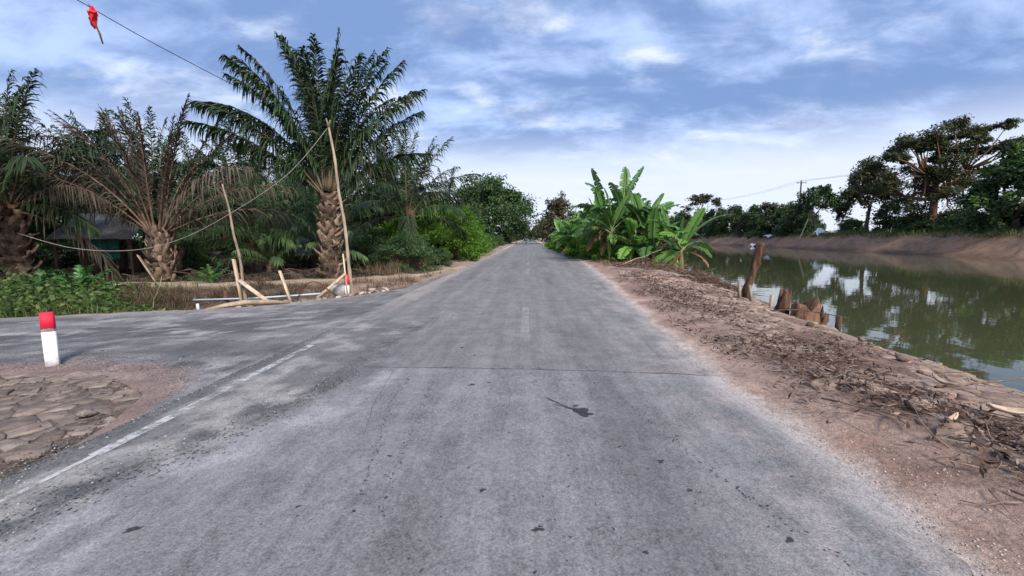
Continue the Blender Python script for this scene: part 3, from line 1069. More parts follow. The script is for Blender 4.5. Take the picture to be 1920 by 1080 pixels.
def lay_plates(name, label, cells, h, tilt, nobj, near):
    root = tag(obj(name, None), label, 'dried mud', kind='structure')
    cells = sorted(cells, key=lambda q: math.hypot(q[0][0], q[0][1]) / (len(q[1]) * 0 + 1))
    rest = G()
    for q, (c, poly) in enumerate(cells):
        r_ = plate_geo(c, poly, 9000 + q, h(c), tilt)
        if r_ is None:
            continue
        if q < nobj:
            o = G().add(*r_).build('mud_plate', near, root)
            o.location = (c[0], c[1], land1(*c))
        else:
            rest.add(r_[0] + np.array([c[0], c[1], land1(*c)]), r_[1])
    if rest.n:
        tag(rest.build('small_mud_plates', near, root), kind='stuff')
    return root


def keep_left(x, y):
    return -8.6 < x < -3.62 + 0.25 * (vnoise(y * 2, 0, 5) - .5) - 0.45 * max(0, y - 3.9) and 1.4 < y < float(yn(x)) - 0.02


cells = plates(-8.6, -3.4, 1.2, 5.2, 0.19, keep_left, 3, 0.0065)
lay_plates('cracked_mud_patch', 'cracked slabs of dried brown mud beside the white and red guide post', cells, lambda c: 0.004 + 0.016 * float(vnoise(c[0] * 1.3, c[1] * 1.3, 29)), 0.035, 300, M['mud_brown'])


def keep_right(x, y):
    e, w = float(xe(y)), float(np.interp(y, XW_Y, XW_X))
    k = fbm(np.array(x * 0.8), np.array(y * 0.8), 3, 77)
    return e + 0.95 + 0.5 * (float(vnoise(y * 1.3, 0.0, 8)) - .5) < x < w - 0.25 and 1.5 < y < 19 and k > 0.43 and x < y * 1.5 + 1.5


cells = plates(2.5, 9.2, 1.5, 19.0, 0.25, keep_right, 8, 0.011)
lay_plates('cracked_mud_bank', 'sloping bank of cracked dried mud between road and canal', cells, lambda c: 0.004 + 0.03 * float(vnoise(c[0] * 1.7, c[1] * 1.7, 19)), 0.045, 300, M['mud'])


# ------------------------------------------------------------------ loose stuff on the ground
def on_land(x, y, dz=0.0):
    return np.stack([x, y, land(x, y) + dz], 1)


def pebbles(name, label, x, y, z, size, seed, mat):
    r = np.random.default_rng(seed)
    n = len(x)
    base = np.array([(1, 0, 0), (-1, 0, 0), (0, 1, 0), (0, -1, 0), (0, 0, 1), (0, 0, -1)], float)
    F0 = np.array([(0, 2, 4), (2, 1, 4), (1, 3, 4), (3, 0, 4), (2, 0, 5), (1, 2, 5), (3, 1, 5), (0, 3, 5)])
    V = base[None] * r.uniform(.5, 1.2, (n, 6, 1)) * (size * r.uniform(.4, 1.6, n))[:, None, None] * np.array([1, 1, .6]) + r.normal(size=(n, 6, 3)) * size * .12
    a = r.uniform(0, 6.28, n)
    ca, sa = np.cos(a)[:, None], np.sin(a)[:, None]
    V = np.stack([V[..., 0] * ca - V[..., 1] * sa, V[..., 0] * sa + V[..., 1] * ca, V[..., 2]], -1)
    V += np.stack([x, y, z + size * .15], 1)[:, None]
    F = (F0[None] + 6 * np.arange(n)[:, None, None]).reshape(-1, 3)
    return tag(G().add(V.reshape(-1, 3), F).build(name, mat), label, 'gravel', kind='stuff')


n = 5200
gy_ = rng.uniform(1.3, 7.2, n)
gx_ = -3.52 + rng.normal(size=n) * 0.10 - 0.05 * rng.uniform(0, 1, n)
ln = rng.uniform(0, 1, n) < 0.24
gx_ = np.where(ln, -2.45 - 0.75 * sstep(4.6, 2.0, gy_) + rng.normal(size=n) * .13 + 0.25 * sstep(5.5, 8, gy_) + .25, gx_)
gz_ = np.where(gx_ > -3.6, np.maximum(road_z(gx_, gy_), -0.03), np.maximum(land(gx_, gy_), -0.02))
pebbles('loose_gravel', 'dark loose gravel along the road edge line', gx_, gy_, gz_, 0.0085, 3, M['gravel'])
n = 2600
gx_ = rng.uniform(-9.5, -3.6, n)
gy_ = yn(gx_) + np.abs(rng.normal(size=n)) * 0.45 - 0.1
pebbles('side_road_gravel', 'grit and gravel at the edge of the side road', gx_, gy_, np.maximum(side_z(gx_, gy_), land(gx_, gy_)), 0.009, 4, M['gravel'])
n = 2600
gy_ = 1.6 + 16 * rng.uniform(0, 1, n) ** 1.6
gx_ = xe(gy_) + np.abs(rng.normal(size=n)) * 0.4 - 0.06
pebbles('verge_grit', 'red brown grit on the dusty verge by the canal bank', gx_, gy_, np.maximum(land(gx_, gy_), road_z(gx_, gy_)), 0.007, 5, M['rubble'])

n = 3200
gx_ = rng.uniform(-8.5, -3.55, n)
gy_ = rng.uniform(1.5, 5.1, n)
sel = (gy_ < yn(gx_) + .1) & (fbm(gx_ * 1.5, gy_ * 1.5, 3, 66) > rng.uniform(.35, .65, n))
gx_, gy_ = gx_[sel], gy_[sel]
pebbles('mud_crumbs', 'brown crumbs of dried mud between the cracked slabs', gx_, gy_, land(gx_, gy_) + .015, 0.012, 6, M['mud_brown'])
# dead leaves and shreds of bark
n = 21000
y_ = 1.7 + 17 * rng.uniform(0, 1, n) ** 1.5
t_ = rng.beta(1.4, 2.3, n)
x_ = xe(y_) + 0.25 + t_ * (xw(y_) - xe(y_) - 0.5)
k_ = fbm(x_ * 0.9, y_ * 0.9, 3, 55) + 0.25 * np.exp(-((x_ - xe(y_) - 1.25) / 0.45) ** 2)
sel = k_ > rng.uniform(0.40, 0.72, n)
x_, y_ = x_[sel], y_[sel]
P = on_land(x_, y_, 0.03 + rng.uniform(0, 0.03, len(x_)))
V, F = leaves(P, rng.uniform(.03, .1, len(P)), 71, 0.24, 0.0, 0.6)
tag(G().add(V, F).build('leaf_litter', M['litter']), 'dry brown leaves and shreds strewn over the mud bank', 'leaf litter', kind='stuff')


def twig(p0, L, az, r0, seed, mat, name, parent=None, rise=0.08, gg=None, kinks=5):
    r = np.random.default_rng(seed)
    pts = [np.array(p0, float)]
    d = np.array([math.cos(az), math.sin(az), rise])
    for q in range(kinks):
        d = d + r.normal(size=3) * np.array([.22, .22, .12])
        d /= np.linalg.norm(d)
        pts.append(pts[-1] + d * L / kinks)
    V, F = tube(pts, np.linspace(r0, r0 * .35, len(pts)), 5)
    if gg is not None:
        gg.add(V, F)
        return
    return G().add(V, F).build(name, mat, parent)


gg = G()
for q in range(420):
    y = 1.8 + 15 * rng.uniform() ** 1.4
    x = float(xe(y)) + 0.35 + rng.beta(1.5, 2.2) * (float(xw(y)) - float(xe(y)) - 0.6)
    twig((x, y, land1(x, y) + 0.03), rng.uniform(.1, .45), rng.uniform(0, 6.28), rng.uniform(.003, .008), 300 + q, None, None, gg=gg, rise=rng.uniform(-.02, .12), kinks=3)
tag(gg.build('scattered_twigs', M['twig']), 'thin dry twigs scattered on the mud bank', 'twigs', kind='stuff')
for q, (x, y, L, az, r0, lab) in enumerate([
        (2.75, 3.95, 0.75, -0.9, .010, 'curved dark stick lying at the dusty asphalt edge'),
        (4.1, 4.3, 1.1, 0.2, .014, 'long bleached stick lying among leaf litter'),
        (5.4, 9.6, 1.5, -0.45, .018, 'grey branch lying below the broken stumps'),
        (6.3, 6.6, 0.9, 1.0, .012, 'bare branch poking from the mud at the waterline'),
        (4.3, 3.3, 0.6, 2.2, .012, 'short crooked stick on bank beside pale bark')]):
    tag(twig((x, y, land1(x, y) + .05), L, az, r0, 900 + q, M['twig'], 'fallen_branch'), lab, 'branch', 'sticks on the canal bank')


# ------------------------------------------------------------------ oil palms
def frond_mesh(name, L, e0, bend, nl, ll, w, droop, seed, mats, sway=0.1, fold=0.0, plume=35, pet=0.17):
    r = np.random.default_rng(seed)
    k = 18
    s = np.linspace(0, 1, k)
    el = R(e0) - R(bend) * s ** 1.5
    step = L / (k - 1)
    x = np.r_[0, np.cumsum(np.cos(el[:-1]) * step)]
    z = np.r_[0, np.cumsum(np.sin(el[:-1]) * step)]
    y = sway * r.normal() * s ** 2 * L * 0.6
    C = np.stack([x, y, z], 1)
    gg = G()
    gg.add(*tube(C, np.r_[0.075, 0.06, np.linspace(.045, .006, k - 2)], 5, flat=.7), 1)
    t = np.tile(np.linspace(pet, 0.995, nl), 2) + r.normal(size=2 * nl) * 0.006
    t = np.clip(t, pet * .8, 1)
    sd = np.repeat([1.0, -1.0], nl)
    B = np.stack([np.interp(t, s, C[:, q]) for q in range(3)], 1)
    e = np.interp(t, s, el)
    T = np.stack([np.cos(e), 0 * e, np.sin(e)], 1)
    Nn = np.stack([-np.sin(e), 0 * e, np.cos(e)], 1)
    S = np.stack([0 * e, sd, 0 * e], 1)
    u = (t - pet) / (1 - pet)
    length = ll * (0.45 + 0.65 * np.sin(np.pi * np.clip(u * 0.8 + 0.12, 0, 1))) * r.uniform(.8, 1.12, 2 * nl)
    length *= np.where(u > .9, 1 - 4.5 * (u - .9), 1)
    al = R(62) - R(34) * u + r.normal(size=2 * nl) * 0.1
    be = R(plume) * r.uniform(-1, 1, 2 * nl) + R(12)
    if fold:
        al = al * (1 - fold) + R(14) * fold
    d = T * np.cos(al)[:, None] + S * (np.sin(al) * np.cos(be))[:, None] + Nn * (np.sin(al) * np.sin(be))[:, None]
    W = np.cross(d, Nn)
    W /= np.linalg.norm(W, axis=1)[:, None] + 1e-9
    W = W + Nn * r.normal(size=(2 * nl, 1)) * 0.5
    us = np.array([0, .35, .7, 1.0])
    wd = np.array([.45, 1, .8, .06])
    dr = droop * r.uniform(.6, 1.4, 2 * nl)
    rows = []
    for q in range(4):
        p = B + d * (length * us[q] * (1 - 0.25 * np.minimum(dr, 1.2) * us[q]))[:, None]
        p[:, 2] -= length * dr * us[q] ** 2
        rows.append(p - W * (w * .5 * wd[q]))
        rows.append(p + W * (w * .5 * wd[q]))
    V = np.stack(rows, 1).reshape(-1, 3)
    o = 8 * np.arange(2 * nl)[:, None]
    F = np.concatenate([o + np.array([[0, 1, 3, 2]]) + 2 * q for q in range(3)])
    gg.add(V, F, 0)
    return gg.mesh(name, mats)


def base_stub(seed):
    r = np.random.default_rng(seed)
    L, w = 0.26 * r.uniform(.8, 1.2), 0.16
    V = np.array([(0, -w, -.10), (0, w, -.10), (0, w * .8, .07), (0, -w * .8, .07),
                  (L * .45, -w * .6, .1), (L * .45, w * .6, .1), (L * .38, w * .5, .2), (L * .38, -w * .5, .2),
                  (L * .62, -w * .42, .30), (L * .62, w * .42, .30), (L * .48, w * .36, .33), (L * .48, -w * .36, .33)], float)
    V += r.normal(size=V.shape) * .012
    F = []
    for a, b in ((0, 4), (4, 8)):
        for q in range(4):
            F.append((a + q, a + (q + 1) % 4, b + (q + 1) % 4, b + q))
    F.append((8, 9, 10, 11))
    return G().add(V, np.array(F)).mesh('leaf_base', M['leaf_base'])


STUB = [base_stub(q) for q in range(4)]


def palm_trunk(root, h, r0, r1, nst, lean=(0, 0), seed=0, stubs=True, ferns=0):
    r = np.random.default_rng(seed)
    k = 10
    s = np.linspace(-0.06, 1, k)
    C = np.stack([lean[0] * s ** 1.5 * 1.0 if False else lean[0] * np.abs(s) ** 1.4, lean[1] * np.abs(s) ** 1.4, s * h], 1)
    rad = r0 + (r1 - r0) * np.clip(s, 0, 1) + 0.12 * r0 * np.exp(-np.clip(s, 0, 1) * 9)
    V, F = tube(C, rad, 14)
    V[:-2] += r.normal(size=(len(V) - 2, 3)) * .025
    G().add(V, F).build('trunk', M['palm_trunk'], root, smooth=True)
    if stubs:
        for q in range(nst):
            u = (q + .5) / nst
            a = q * 2.39996
            rr = r0 + (r1 - r0) * u - 0.03 + (0.1 * r0 * math.exp(-u * 9))
            p = (lean[0] * u ** 1.4 + rr * math.cos(a), lean[1] * u ** 1.4 + rr * math.sin(a), u * h * .97 - .02)
            obj('leaf_base', STUB[q % 4], root, p, (r.normal() * .22, r.normal() * .3, a + r.normal() * .15), float(r.uniform(.55, 1.35)) * (0.8 + r0 * .5))
    if ferns:
        u, a = r.beta(1.3, 1.6, ferns), r.uniform(0, 6.28, ferns)
        k_ = fbm(u * 5, a * 1.2, 2, seed) > .5
        u, a = u[k_], a[k_]
        P_ = np.stack([(r0 + .08) * np.cos(a), (r0 + .08) * np.sin(a), u * h], 1)
        tag(G().add(*leaves(P_, np.full(len(P_), .16), seed, .3, .5, .1)).build('fern_growth', M['ground_leaf'], root), kind='stuff')


# the big palm, its fronds set as in the photograph: (azimuth, start elevation, bend, length, dead)
PX, PY = -7.73, 16.5
big_palm = thing('oil_palm', 'tallest oil palm with full dark green crown and rough scaly trunk beside forked bamboo pole', 'palm tree', (PX, PY, land1(PX, PY)))
palm_trunk(big_palm, 3.3, 0.34, 0.28, 130, (0.05, 0), 1, ferns=260)
BIG = [(178, 76, 40, 7.0), (150, 82, 26, 6.7), (95, 84, 22, 6.3), (20, 89, 10, 6.7), (14, 82, 26, 6.3), (-5, 77, 36, 6.3), (8, 63, 40, 6.0), (-8, 45, 48, 5.3),
       (188, 62, 72, 6.7), (172, 50, 60, 6.2), (192, 38, 52, 5.9), (165, 30, 55, 5.4), (-70, 86, 30, 5.8), (-110, 84, 34, 5.8), (-50, 76, 40, 5.6), (-135, 74, 44, 5.6),
       (60, 70, 42, 6.0), (120, 68, 46, 6.0), (85, 52, 50, 5.6), (40, 48, 56, 5.4), (140, 44, 60, 5.4), (-18, 42, 52, 5.2), (198, 48, 58, 5.8),
       (-90, 82, 40, 5.4), (250, 70, 50, 5.4), (-30, 72, 44, 5.8), (205, 74, 44, 6.0), (30, 78, 30, 6.2), (170, 86, 24, 6.5), (5, 28, 66, 4.6), (110, 25, 60, 5), (60, 25, 60, 5), (225, 72, 44, 5.8), (-15, 60, 46, 5.7), (180, 68, 46, 6.6), (2, 70, 34, 6.2)]
for q, (az, e0, bd, L) in enumerate(BIG):
    if q in (17, 19, 21, 24, 30, 31):
        continue
    if e0 < 60:
        e0, bd = max(e0, 36) + 6, bd * .74
    dr = 0.58 + 0.1 * (e0 < 60)
    me = frond_mesh('frond', L * .9, e0, bd, 108, 0.86, 0.056, dr * 1.3, 40 + q, [M['palm'], M['rachis']], 0.06, 0.0, 22)
    a = R(az + rng.normal() * 3)
    obj('frond', me, big_palm, (0.18 * math.cos(a), 0.18 * math.sin(a), 3.05 + 0.004 * e0), (0, 0, a))

# the half dead palm left of it
BX, BY = -13.85, 15.6
dead_palm = thing('oil_palm', 'half dead oil palm with brown shrivelled fronds and short swollen trunk', 'palm tree', (BX, BY, land1(BX, BY)))
palm_trunk(dead_palm, 1.9, 0.35, 0.29, 80, (0.05, 0), 2, ferns=160)
DEADF = [(178, 78, 36, 5.2, 1), (200, 86, 16, 4.6, 1), (20, 84, 10, 4.4, 1), (-10, 74, 18, 5.2, 1), (10, 68, 22, 5.2, 1), (150, 66, 40, 4.8, 1),
         (185, 52, 62, 6.8, 2), (195, 44, 58, 6.6, 2), (170, 38, 55, 6.6, 2), (205, 58, 70, 6.2, 2), (160, 50, 60, 6.0, 2), (190, 30, 50, 6.0, 2), (215, 48, 70, 5.6, 2), (182, 60, 55, 6.6, 2),
         (-20, 48, 62, 5.4, 2), (5, 40, 56, 5.4, 2), (30, 55, 56, 5.0, 2), (-35, 58, 40, 4.8, 1), (-75, 80, 20, 4.2, 1), (235, 74, 36, 4.6, 1), (200, 70, 40, 5.2, 1), (-5, 60, 30, 5.0, 1), (175, 64, 30, 5.0, 1), (250, 82, 20, 4.4, 1), (90, 62, 50, 5, 0), (120, 55, 56, 5, 0), (60, 62, 52, 5, 0),
         (-100, 78, 25, 4.2, 1), (80, 35, 60, 5, 0), (140, 35, 60, 5, 0), (35, 30, 56, 4.8, 2)]
for q, (az, e0, bd, L, kd) in enumerate(DEADF):
    mt = [M['palm_dark'], M['rachis']] if kd == 0 else [M['palm_dead'], M['rachis_dead']]
    me = frond_mesh('frond', L, e0, bd, 74, 0.5 if kd == 1 else 0.85, 0.034 if kd else .05, 0.35 if kd == 1 else 0.85, 140 + q, mt, 0.08, 0.6 if kd == 1 else 0.1, 45)
    a = R(az + rng.normal() * 3)
    obj('frond', me, dead_palm, (0.18 * math.cos(a), 0.18 * math.sin(a), 1.8), (0, 0, a))

# shared fronds for the palms of the grove
LIB = {}
for kind, mat_ in (('dark', 'palm_dark'), ('green', 'palm'), ('pale', 'palm_pale')):
    LIB[kind] = []
    for q, (e0, bd, L) in enumerate([(86, 20, 5.6), (76, 36, 5.7), (64, 50, 5.6), (52, 60, 5.4), (40, 64, 5.2), (24, 62, 5.0), (5, 55, 4.6)]):
        LIB[kind].append([frond_mesh('frond', L, e0, bd, 62, 0.92, 0.062, 0.72, 500 + 10 * q + v, [M[mat_], M['rachis']], 0.08) for v in range(2)])
LIB['dead'] = [[frond_mesh('frond', 5.0, e0, bd, 56, 0.8, 0.04, 0.8, 700 + q, [M['palm_dead'], M['rachis_dead']], .08, .2, 45) for v in range(1)] for q, (e0, bd) in enumerate([(30, 70), (8, 70), (-15, 60)])]


def grove_palm(x, y, h, s, kind, nf, label, seed, ndead=3, group='oil palms of the grove', lowest=6, trunk_r=.36, rot=None, stubs=0):
    r = np.random.default_rng(seed)
    root = thing('oil_palm', label, 'palm tree', (x, y, land1(x, y)), 0, group)
    palm_trunk(root, h, trunk_r * 1.15, trunk_r, stubs, (r.normal() * .15, r.normal() * .15), seed, stubs > 0)
    a0 = r.uniform(0, 6.28)
    for q in range(nf):
        u = q / nf
        lib = LIB[kind][min(int(u * (lowest + 1)), lowest)]
        a = a0 + q * 2.39996 + r.normal() * .1
        obj('frond', lib[q % 2], root, (.12 * math.cos(a), .12 * math.sin(a), h - .15), (r.normal() * .05, r.normal() * .05, a), float(s * r.uniform(.85, 1.1)))
    for q in range(ndead):
        a = r.uniform(0, 6.28)
        obj('frond', LIB['dead'][q % 3][0], root, (.12 * math.cos(a), .12 * math.sin(a), h - .3), (0, 0, a), float(s * r.uniform(.8, 1.05)))
    return root


grove_palm(-17.9, 14.3, 2.9, 0.80, 'dark', 30, 'oil palm with a skirt of dead fronds where the sagging pale cable ends', 31, 9, None, stubs=60, trunk_r=.3)
# palms seen behind
far_lab = 'dark oil palm standing deep in the grove behind the dirt track'
near_lab = 'young pale green palm with drooping fronds growing behind the dirt track'
for q, (x, y, h, s) in enumerate([(-12.9, 20.0, 1.4, .62), (-10.6, 21.2, 1.5, .62), (-14.6, 22.0, 1.8, .7), (-16.6, 19.5, 1.2, .6), (-9.4, 19.6, 0.8, .45), (-11.6, 18.9, .6, .4)]):
    grove_palm(x, y, h, s, 'pale', 20, near_lab, 60 + q, 1, 'young palms behind the dirt track', 5, .2)
q = 0
for (x, y, h, s) in [(-7.2, 25.5, 3.0, .9), (-9.6, 29, 3.2, .95), (-13, 29.5, 3.2, .95), (-17.5, 27, 3.3, 1.0), (-21, 23.5, 3.4, 1.0), (-25, 19.5, 3.6, 1.0), (-24.5, 14.5, 3.3, .9),
                     (-27, 26, 3.6, 1), (-21.5, 31, 3.6, 1), (-16.5, 34, 3.6, 1), (-11.5, 35.5, 3.6, 1), (-30, 17, 3.6, 1.0), (-33, 23, 3.8, 1), (-26, 33, 3.6, 1), (-19, 40, 3.8, 1), (-13.5, 43, 3.8, 1),
                     (-31, 31, 3.8, 1), (-38, 28, 4, 1), (-24, 42, 4, 1), (-9.5, 50, 3.8, 1), (-17, 52, 4, 1), (-37, 38, 4, 1), (-28, 50, 4, 1), (-46, 33, 4, 1)]:
    grove_palm(x, y, h, s, 'dark' if q % 3 else 'green', 24, far_lab if q % 3 else 'greener oil palm standing deep in the grove behind the dirt track', 80 + q, 2, lowest=6)
    q += 1

# small palms at the ditch
for x, y, s, nf, lab in [(-12.3, 11.2, .2, 11, 'bright green palm seedling with feathery fronds rising from the ground cover'),
                         (-13.2, 11.0, .17, 9, 'small bright green palm seedling tucked behind the larger seedling'),
                         (-11.0, 14.4, .15, 8, 'tiny bright green seedling at the foot of the half dead palm')]:
    root = thing('palm_seedling', lab, 'palm seedling', (x, y, land1(x, y)))
    for q in range(nf):
        e0 = 80 - 55 * q / nf
        me = frond_mesh('frond', 5 * s, e0, 45, 26, 1.1 * s * 1.1, 0.19 * s, .45, 1500 + int(x * 10) + q, [M['palm_young'], M['palm_young']], .05, pet=.22)
        obj('frond', me, root, (0, 0, .02), (0, 0, q * 2.4))


# ------------------------------------------------------------------ trees and shrubs
def clump_points(c, rad, n, r, shell=0.55):
    d = r.normal(size=(n, 3))
    d /= np.linalg.norm(d, axis=1)[:, None]
    rr = shell + (1 - shell) * r.uniform(0, 1, n) ** 0.6
    rr *= r.uniform(.75, 1.1, n)
    return np.asarray(c) + d * rr[:, None] * np.asarray(rad)


def tree_meshes(seed, h, trunk_r, clumps, nleaf, lsize, leafm, barkm, fork=0.35, lean=(0, 0), sub=7, aspect=.55, tip=None, stems=1, flat=.3, subr=.6):
    """clumps: (cx, cy, cz, rx, rz, weight) around the trunk foot"""
    r = np.random.default_rng(seed)
    gt, gl = G(), G()
    fk = np.array([lean[0] * fork, lean[1] * fork, h * fork])
    for st in range(stems):
        off = r.normal(size=3) * trunk_r * (1.2 if stems > 1 else 0) * np.array([1, 1, 0])
        pts = [np.array([0, 0, -.3]) + off, np.array([0, 0, h * fork * .5]) + off * 1.3 + r.normal(size=3) * trunk_r * .4, fk + off * 1.6]
        gt.add(*tube(pts, [trunk_r * 1.35, trunk_r, trunk_r * .8], 9))
    V, F = None, None
    tot = sum(c[5] for c in clumps)
    npr = max(3, len(clumps) // 6)
    K = np.array([c[:3] for c in clumps], float)
    ang = np.arctan2(K[:, 1] - fk[1], K[:, 0] - fk[0])
    a_off = r.uniform(0, 6.28)
    grp = (((ang + a_off) / (2 * math.pi) * npr).astype(int)) % npr
    ends = {}
    for g_ in range(npr):
        sel_ = K[grp == g_]
        if not len(sel_):
            continue
        top_ = sel_.mean(0)
        b0 = fk * (.75 + .25 * r.uniform())
        e_ = b0 + (top_ - b0) * r.uniform(.45, .65) + r.normal(size=3) * .03 * h
        m1 = (b0 + e_) / 2 + r.normal(size=3) * .035 * h
        gt.add(*tube([b0 * [1, 1, .94], m1, e_], np.array([.62, .46, .34]) * trunk_r, 7))
        ends[g_] = e_
    for g_, c in zip(grp, clumps):
        cc = np.array(c[:3], float)
        e_ = ends[g_]
        m1 = (e_ + cc) / 2 + r.normal(size=3) * .03 * h
        gt.add(*tube([e_, m1, cc], np.array([.3, .2, .06]) * trunk_r, 5))
        rad = np.array([c[3], c[3], c[4]])
        subs = clump_points(cc, rad * .92, sub, r, .35)
        n = int(nleaf * c[5] / tot / sub)
        for s in subs:
            gt.add(*tube([cc, (cc + s) / 2 + r.normal(size=3) * .04 * c[3], s], np.array([.12, .07, .02]) * trunk_r, 4, False))
            P = clump_points(s, rad * subr * r.uniform(.45, 1.3), int(n * r.uniform(.6, 1.4)), r, .1)
            n_ = len(P)
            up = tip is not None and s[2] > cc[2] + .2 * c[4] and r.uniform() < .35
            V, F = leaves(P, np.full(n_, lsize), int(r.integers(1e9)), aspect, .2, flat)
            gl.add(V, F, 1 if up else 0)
    ml = [leafm] + ([tip] if tip is not None else [])
    return gt.mesh('trunk', barkm, True), gl.mesh('crown', ml)


def plant_tree(meshes, name, label, cat, x, y, rz=0.0, s=1.0, group=None, z=None):
    root = thing(name, label, cat, (x, y, land1(x, y) - .05 if z is None else z), rz, group)
    obj('trunk', meshes[0], root, scale=s)
    obj('crown', meshes[1], root, scale=s)
    return root


def dome(h, rx, n, seed, zlo=.45, cr=.36, crz=.28):
    r = np.random.default_rng(seed)
    out = []
    for q in range(n):
        a = q * 2.39996 + r.normal() * .2
        u = math.sqrt((q + .5) / n)
        z = h * (1 - crz * .6) - (h * (1 - zlo)) * u ** 2 * r.uniform(.6, 1.0)
        out.append((rx * u * .8 * math.cos(a), rx * u * .8 * math.sin(a), z, rx * cr * r.uniform(.65, 1.3), h * crz * r.uniform(.7, 1.1), r.uniform(.6, 1.3)))
    return out


# rain tree over the road, far left
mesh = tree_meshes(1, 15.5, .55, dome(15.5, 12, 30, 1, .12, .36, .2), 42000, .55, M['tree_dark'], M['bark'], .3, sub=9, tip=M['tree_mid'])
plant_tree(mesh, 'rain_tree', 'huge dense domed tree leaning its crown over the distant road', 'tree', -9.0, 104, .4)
# bright shrubs on the left verge
mesh = tree_meshes(2, 3.6, .09, dome(4.3, 2.9, 20, 2, .06, .40, .24), 26000, .17, M['bush_bright'], M['bark'], .12, sub=9, stems=4, tip=M['bush_bright'], aspect=.4)
plant_tree(mesh, 'shrub', 'large bright green shrub at the road edge left of the domed tree', 'shrub', -6.0, 30.5)
plant_tree(mesh, 'shrub', 'bright green shrub behind the dark feathery shrub', 'shrub', -7.6, 27.0, 2.0, 0.9)
plant_tree(mesh, 'shrub', 'bright green shrub closest to the domed tree', 'shrub', -6.0, 37.5, 4.0, .95)
mesh_s = tree_meshes(3, 2.6, .07, dome(2.6, 2.1, 14, 3, .1, .45, .28), 13000, .16, M['tree_mid'], M['bark'], .12, sub=8, stems=4, aspect=.35)
plant_tree(mesh_s, 'shrub', 'mid green shrub thinning toward the dusty verge beyond the bright shrub', 'shrub', -6.0, 46.0, 1)
plant_tree(mesh_s, 'shrub', 'small roadside shrub in front of the domed tree', 'shrub', -6.6, 58.0, 2, 1.0)
mesh = tree_meshes(4, 2.2, .06, dome(2.2, 2.0, 16, 4, .06, .42, .26), 17000, .13, M['bush_dark'], M['bark'], .1, sub=9, stems=6, aspect=.3)
plant_tree(mesh, 'shrub', 'dark spreading shrub with feathery leaves right of the tall palm', 'shrub', -6.0, 20.6, 0, .85)
plant_tree(mesh, 'shrub', 'low dark shrub crouching by the dirt track end', 'shrub', -5.4, 24.6, 1.2, .5)
plant_tree(mesh, 'shrub', 'dark undergrowth shrub directly behind the tall palm trunk', 'shrub', -9.2, 25.4, 2.2, 1.1)
# dark thicket at the back of the grove
mesh_t = tree_meshes(5, 6.5, .2, dome(6.5, 4.2, 14, 5, .12, .42, .26), 9000, .4, M['tree_dark'], M['bark'], .2, sub=8)
for q, (x, y, s) in enumerate([(-14, 58, 1.1), (-22, 60, 1.2), (-31, 57, 1.2), (-40, 50, 1.2), (-48, 42, 1.2), (-54, 33, 1.2), (-44, 24, 1.0), (-52, 22, 1.1), (-36, 60, 1.2), (-10.5, 64, .9), (-38, 18, .9), (-46, 14, 1.0)]):
    plant_tree(mesh_t, 'thicket_tree', 'dark leafy tree closing the back of the palm grove', 'tree', x, y, q * 1.3, s, 'thicket behind the grove')
# understorey between the palms
for q, (x, y, s) in enumerate([(-19.0, 22.0, 1.0), (-24, 17.6, 1.1), (-28, 14, 1.1), (-26, 22, 1.2), (-16, 30, 1.2), (-8.6, 33, 1.2), (-20, 26.4, 1.1), (-13, 26.4, 1.1), (-33, 18.5, 1.2), (-11, 31, 1.2)]):
    plant_tree(mesh, 'shrub', 'dark undergrowth bush under the grove palms', 'shrub', x, y, q * 1.1, s, 'undergrowth of the grove')

# trees further along the road
mesh_f = tree_meshes(6, 9.5, .25, dome(9.5, 4.2, 16, 6, .16, .38, .24), 10000, .42, M['tree_brown'], M['bark'], .25, sub=8)
mesh_g = tree_meshes(7, 6.5, .2, dome(6.5, 3.6, 12, 7, .14, .4, .26), 7000, .42, M['tree_mid'], M['bark'], .25, sub=8)
plant_tree(mesh_f, 'roadside_tree', 'brownish olive tree rising behind the banana plants by the road', 'tree', 7.4, 104, 0, 1.2)
for q, (x, y, s, mm) in enumerate([(7.0, 150, .9, mesh_g), (6.6, 195, 1.0, mesh_f), (6.8, 250, 1.1, mesh_g), (6.8, 330, 1.2, mesh_f), (-7.2, 140, .9, mesh_g), (-6.8, 175, .9, mesh_f), (-6.9, 220, 1.0, mesh_g), (-6.9, 290, 1.1, mesh_g), (-7, 380, 1.2, mesh_f), (7, 430, 1.2, mesh_g), (-1, 640, 1.6, mesh_g), (9, 620, 1.6, mesh_f), (-10, 620, 1.6, mesh_f)]):
    plant_tree(mm, 'roadside_tree', 'small tree far down the road near the vanishing point', 'tree', x, y, q * .9, s, 'trees far along the road')
for q, (x, y, s) in enumerate([(-7.4, 72, .9), (-6.2, 84, .8), (-5.8, 118, .7), (6.9, 84, .8), (6.6, 96, .8), (6.2, 128, .8)]):
    plant_tree(mesh_s, 'shrub', 'low roadside shrub between the far trees', 'shrub', x, y, q, s, 'shrubs along the far road')

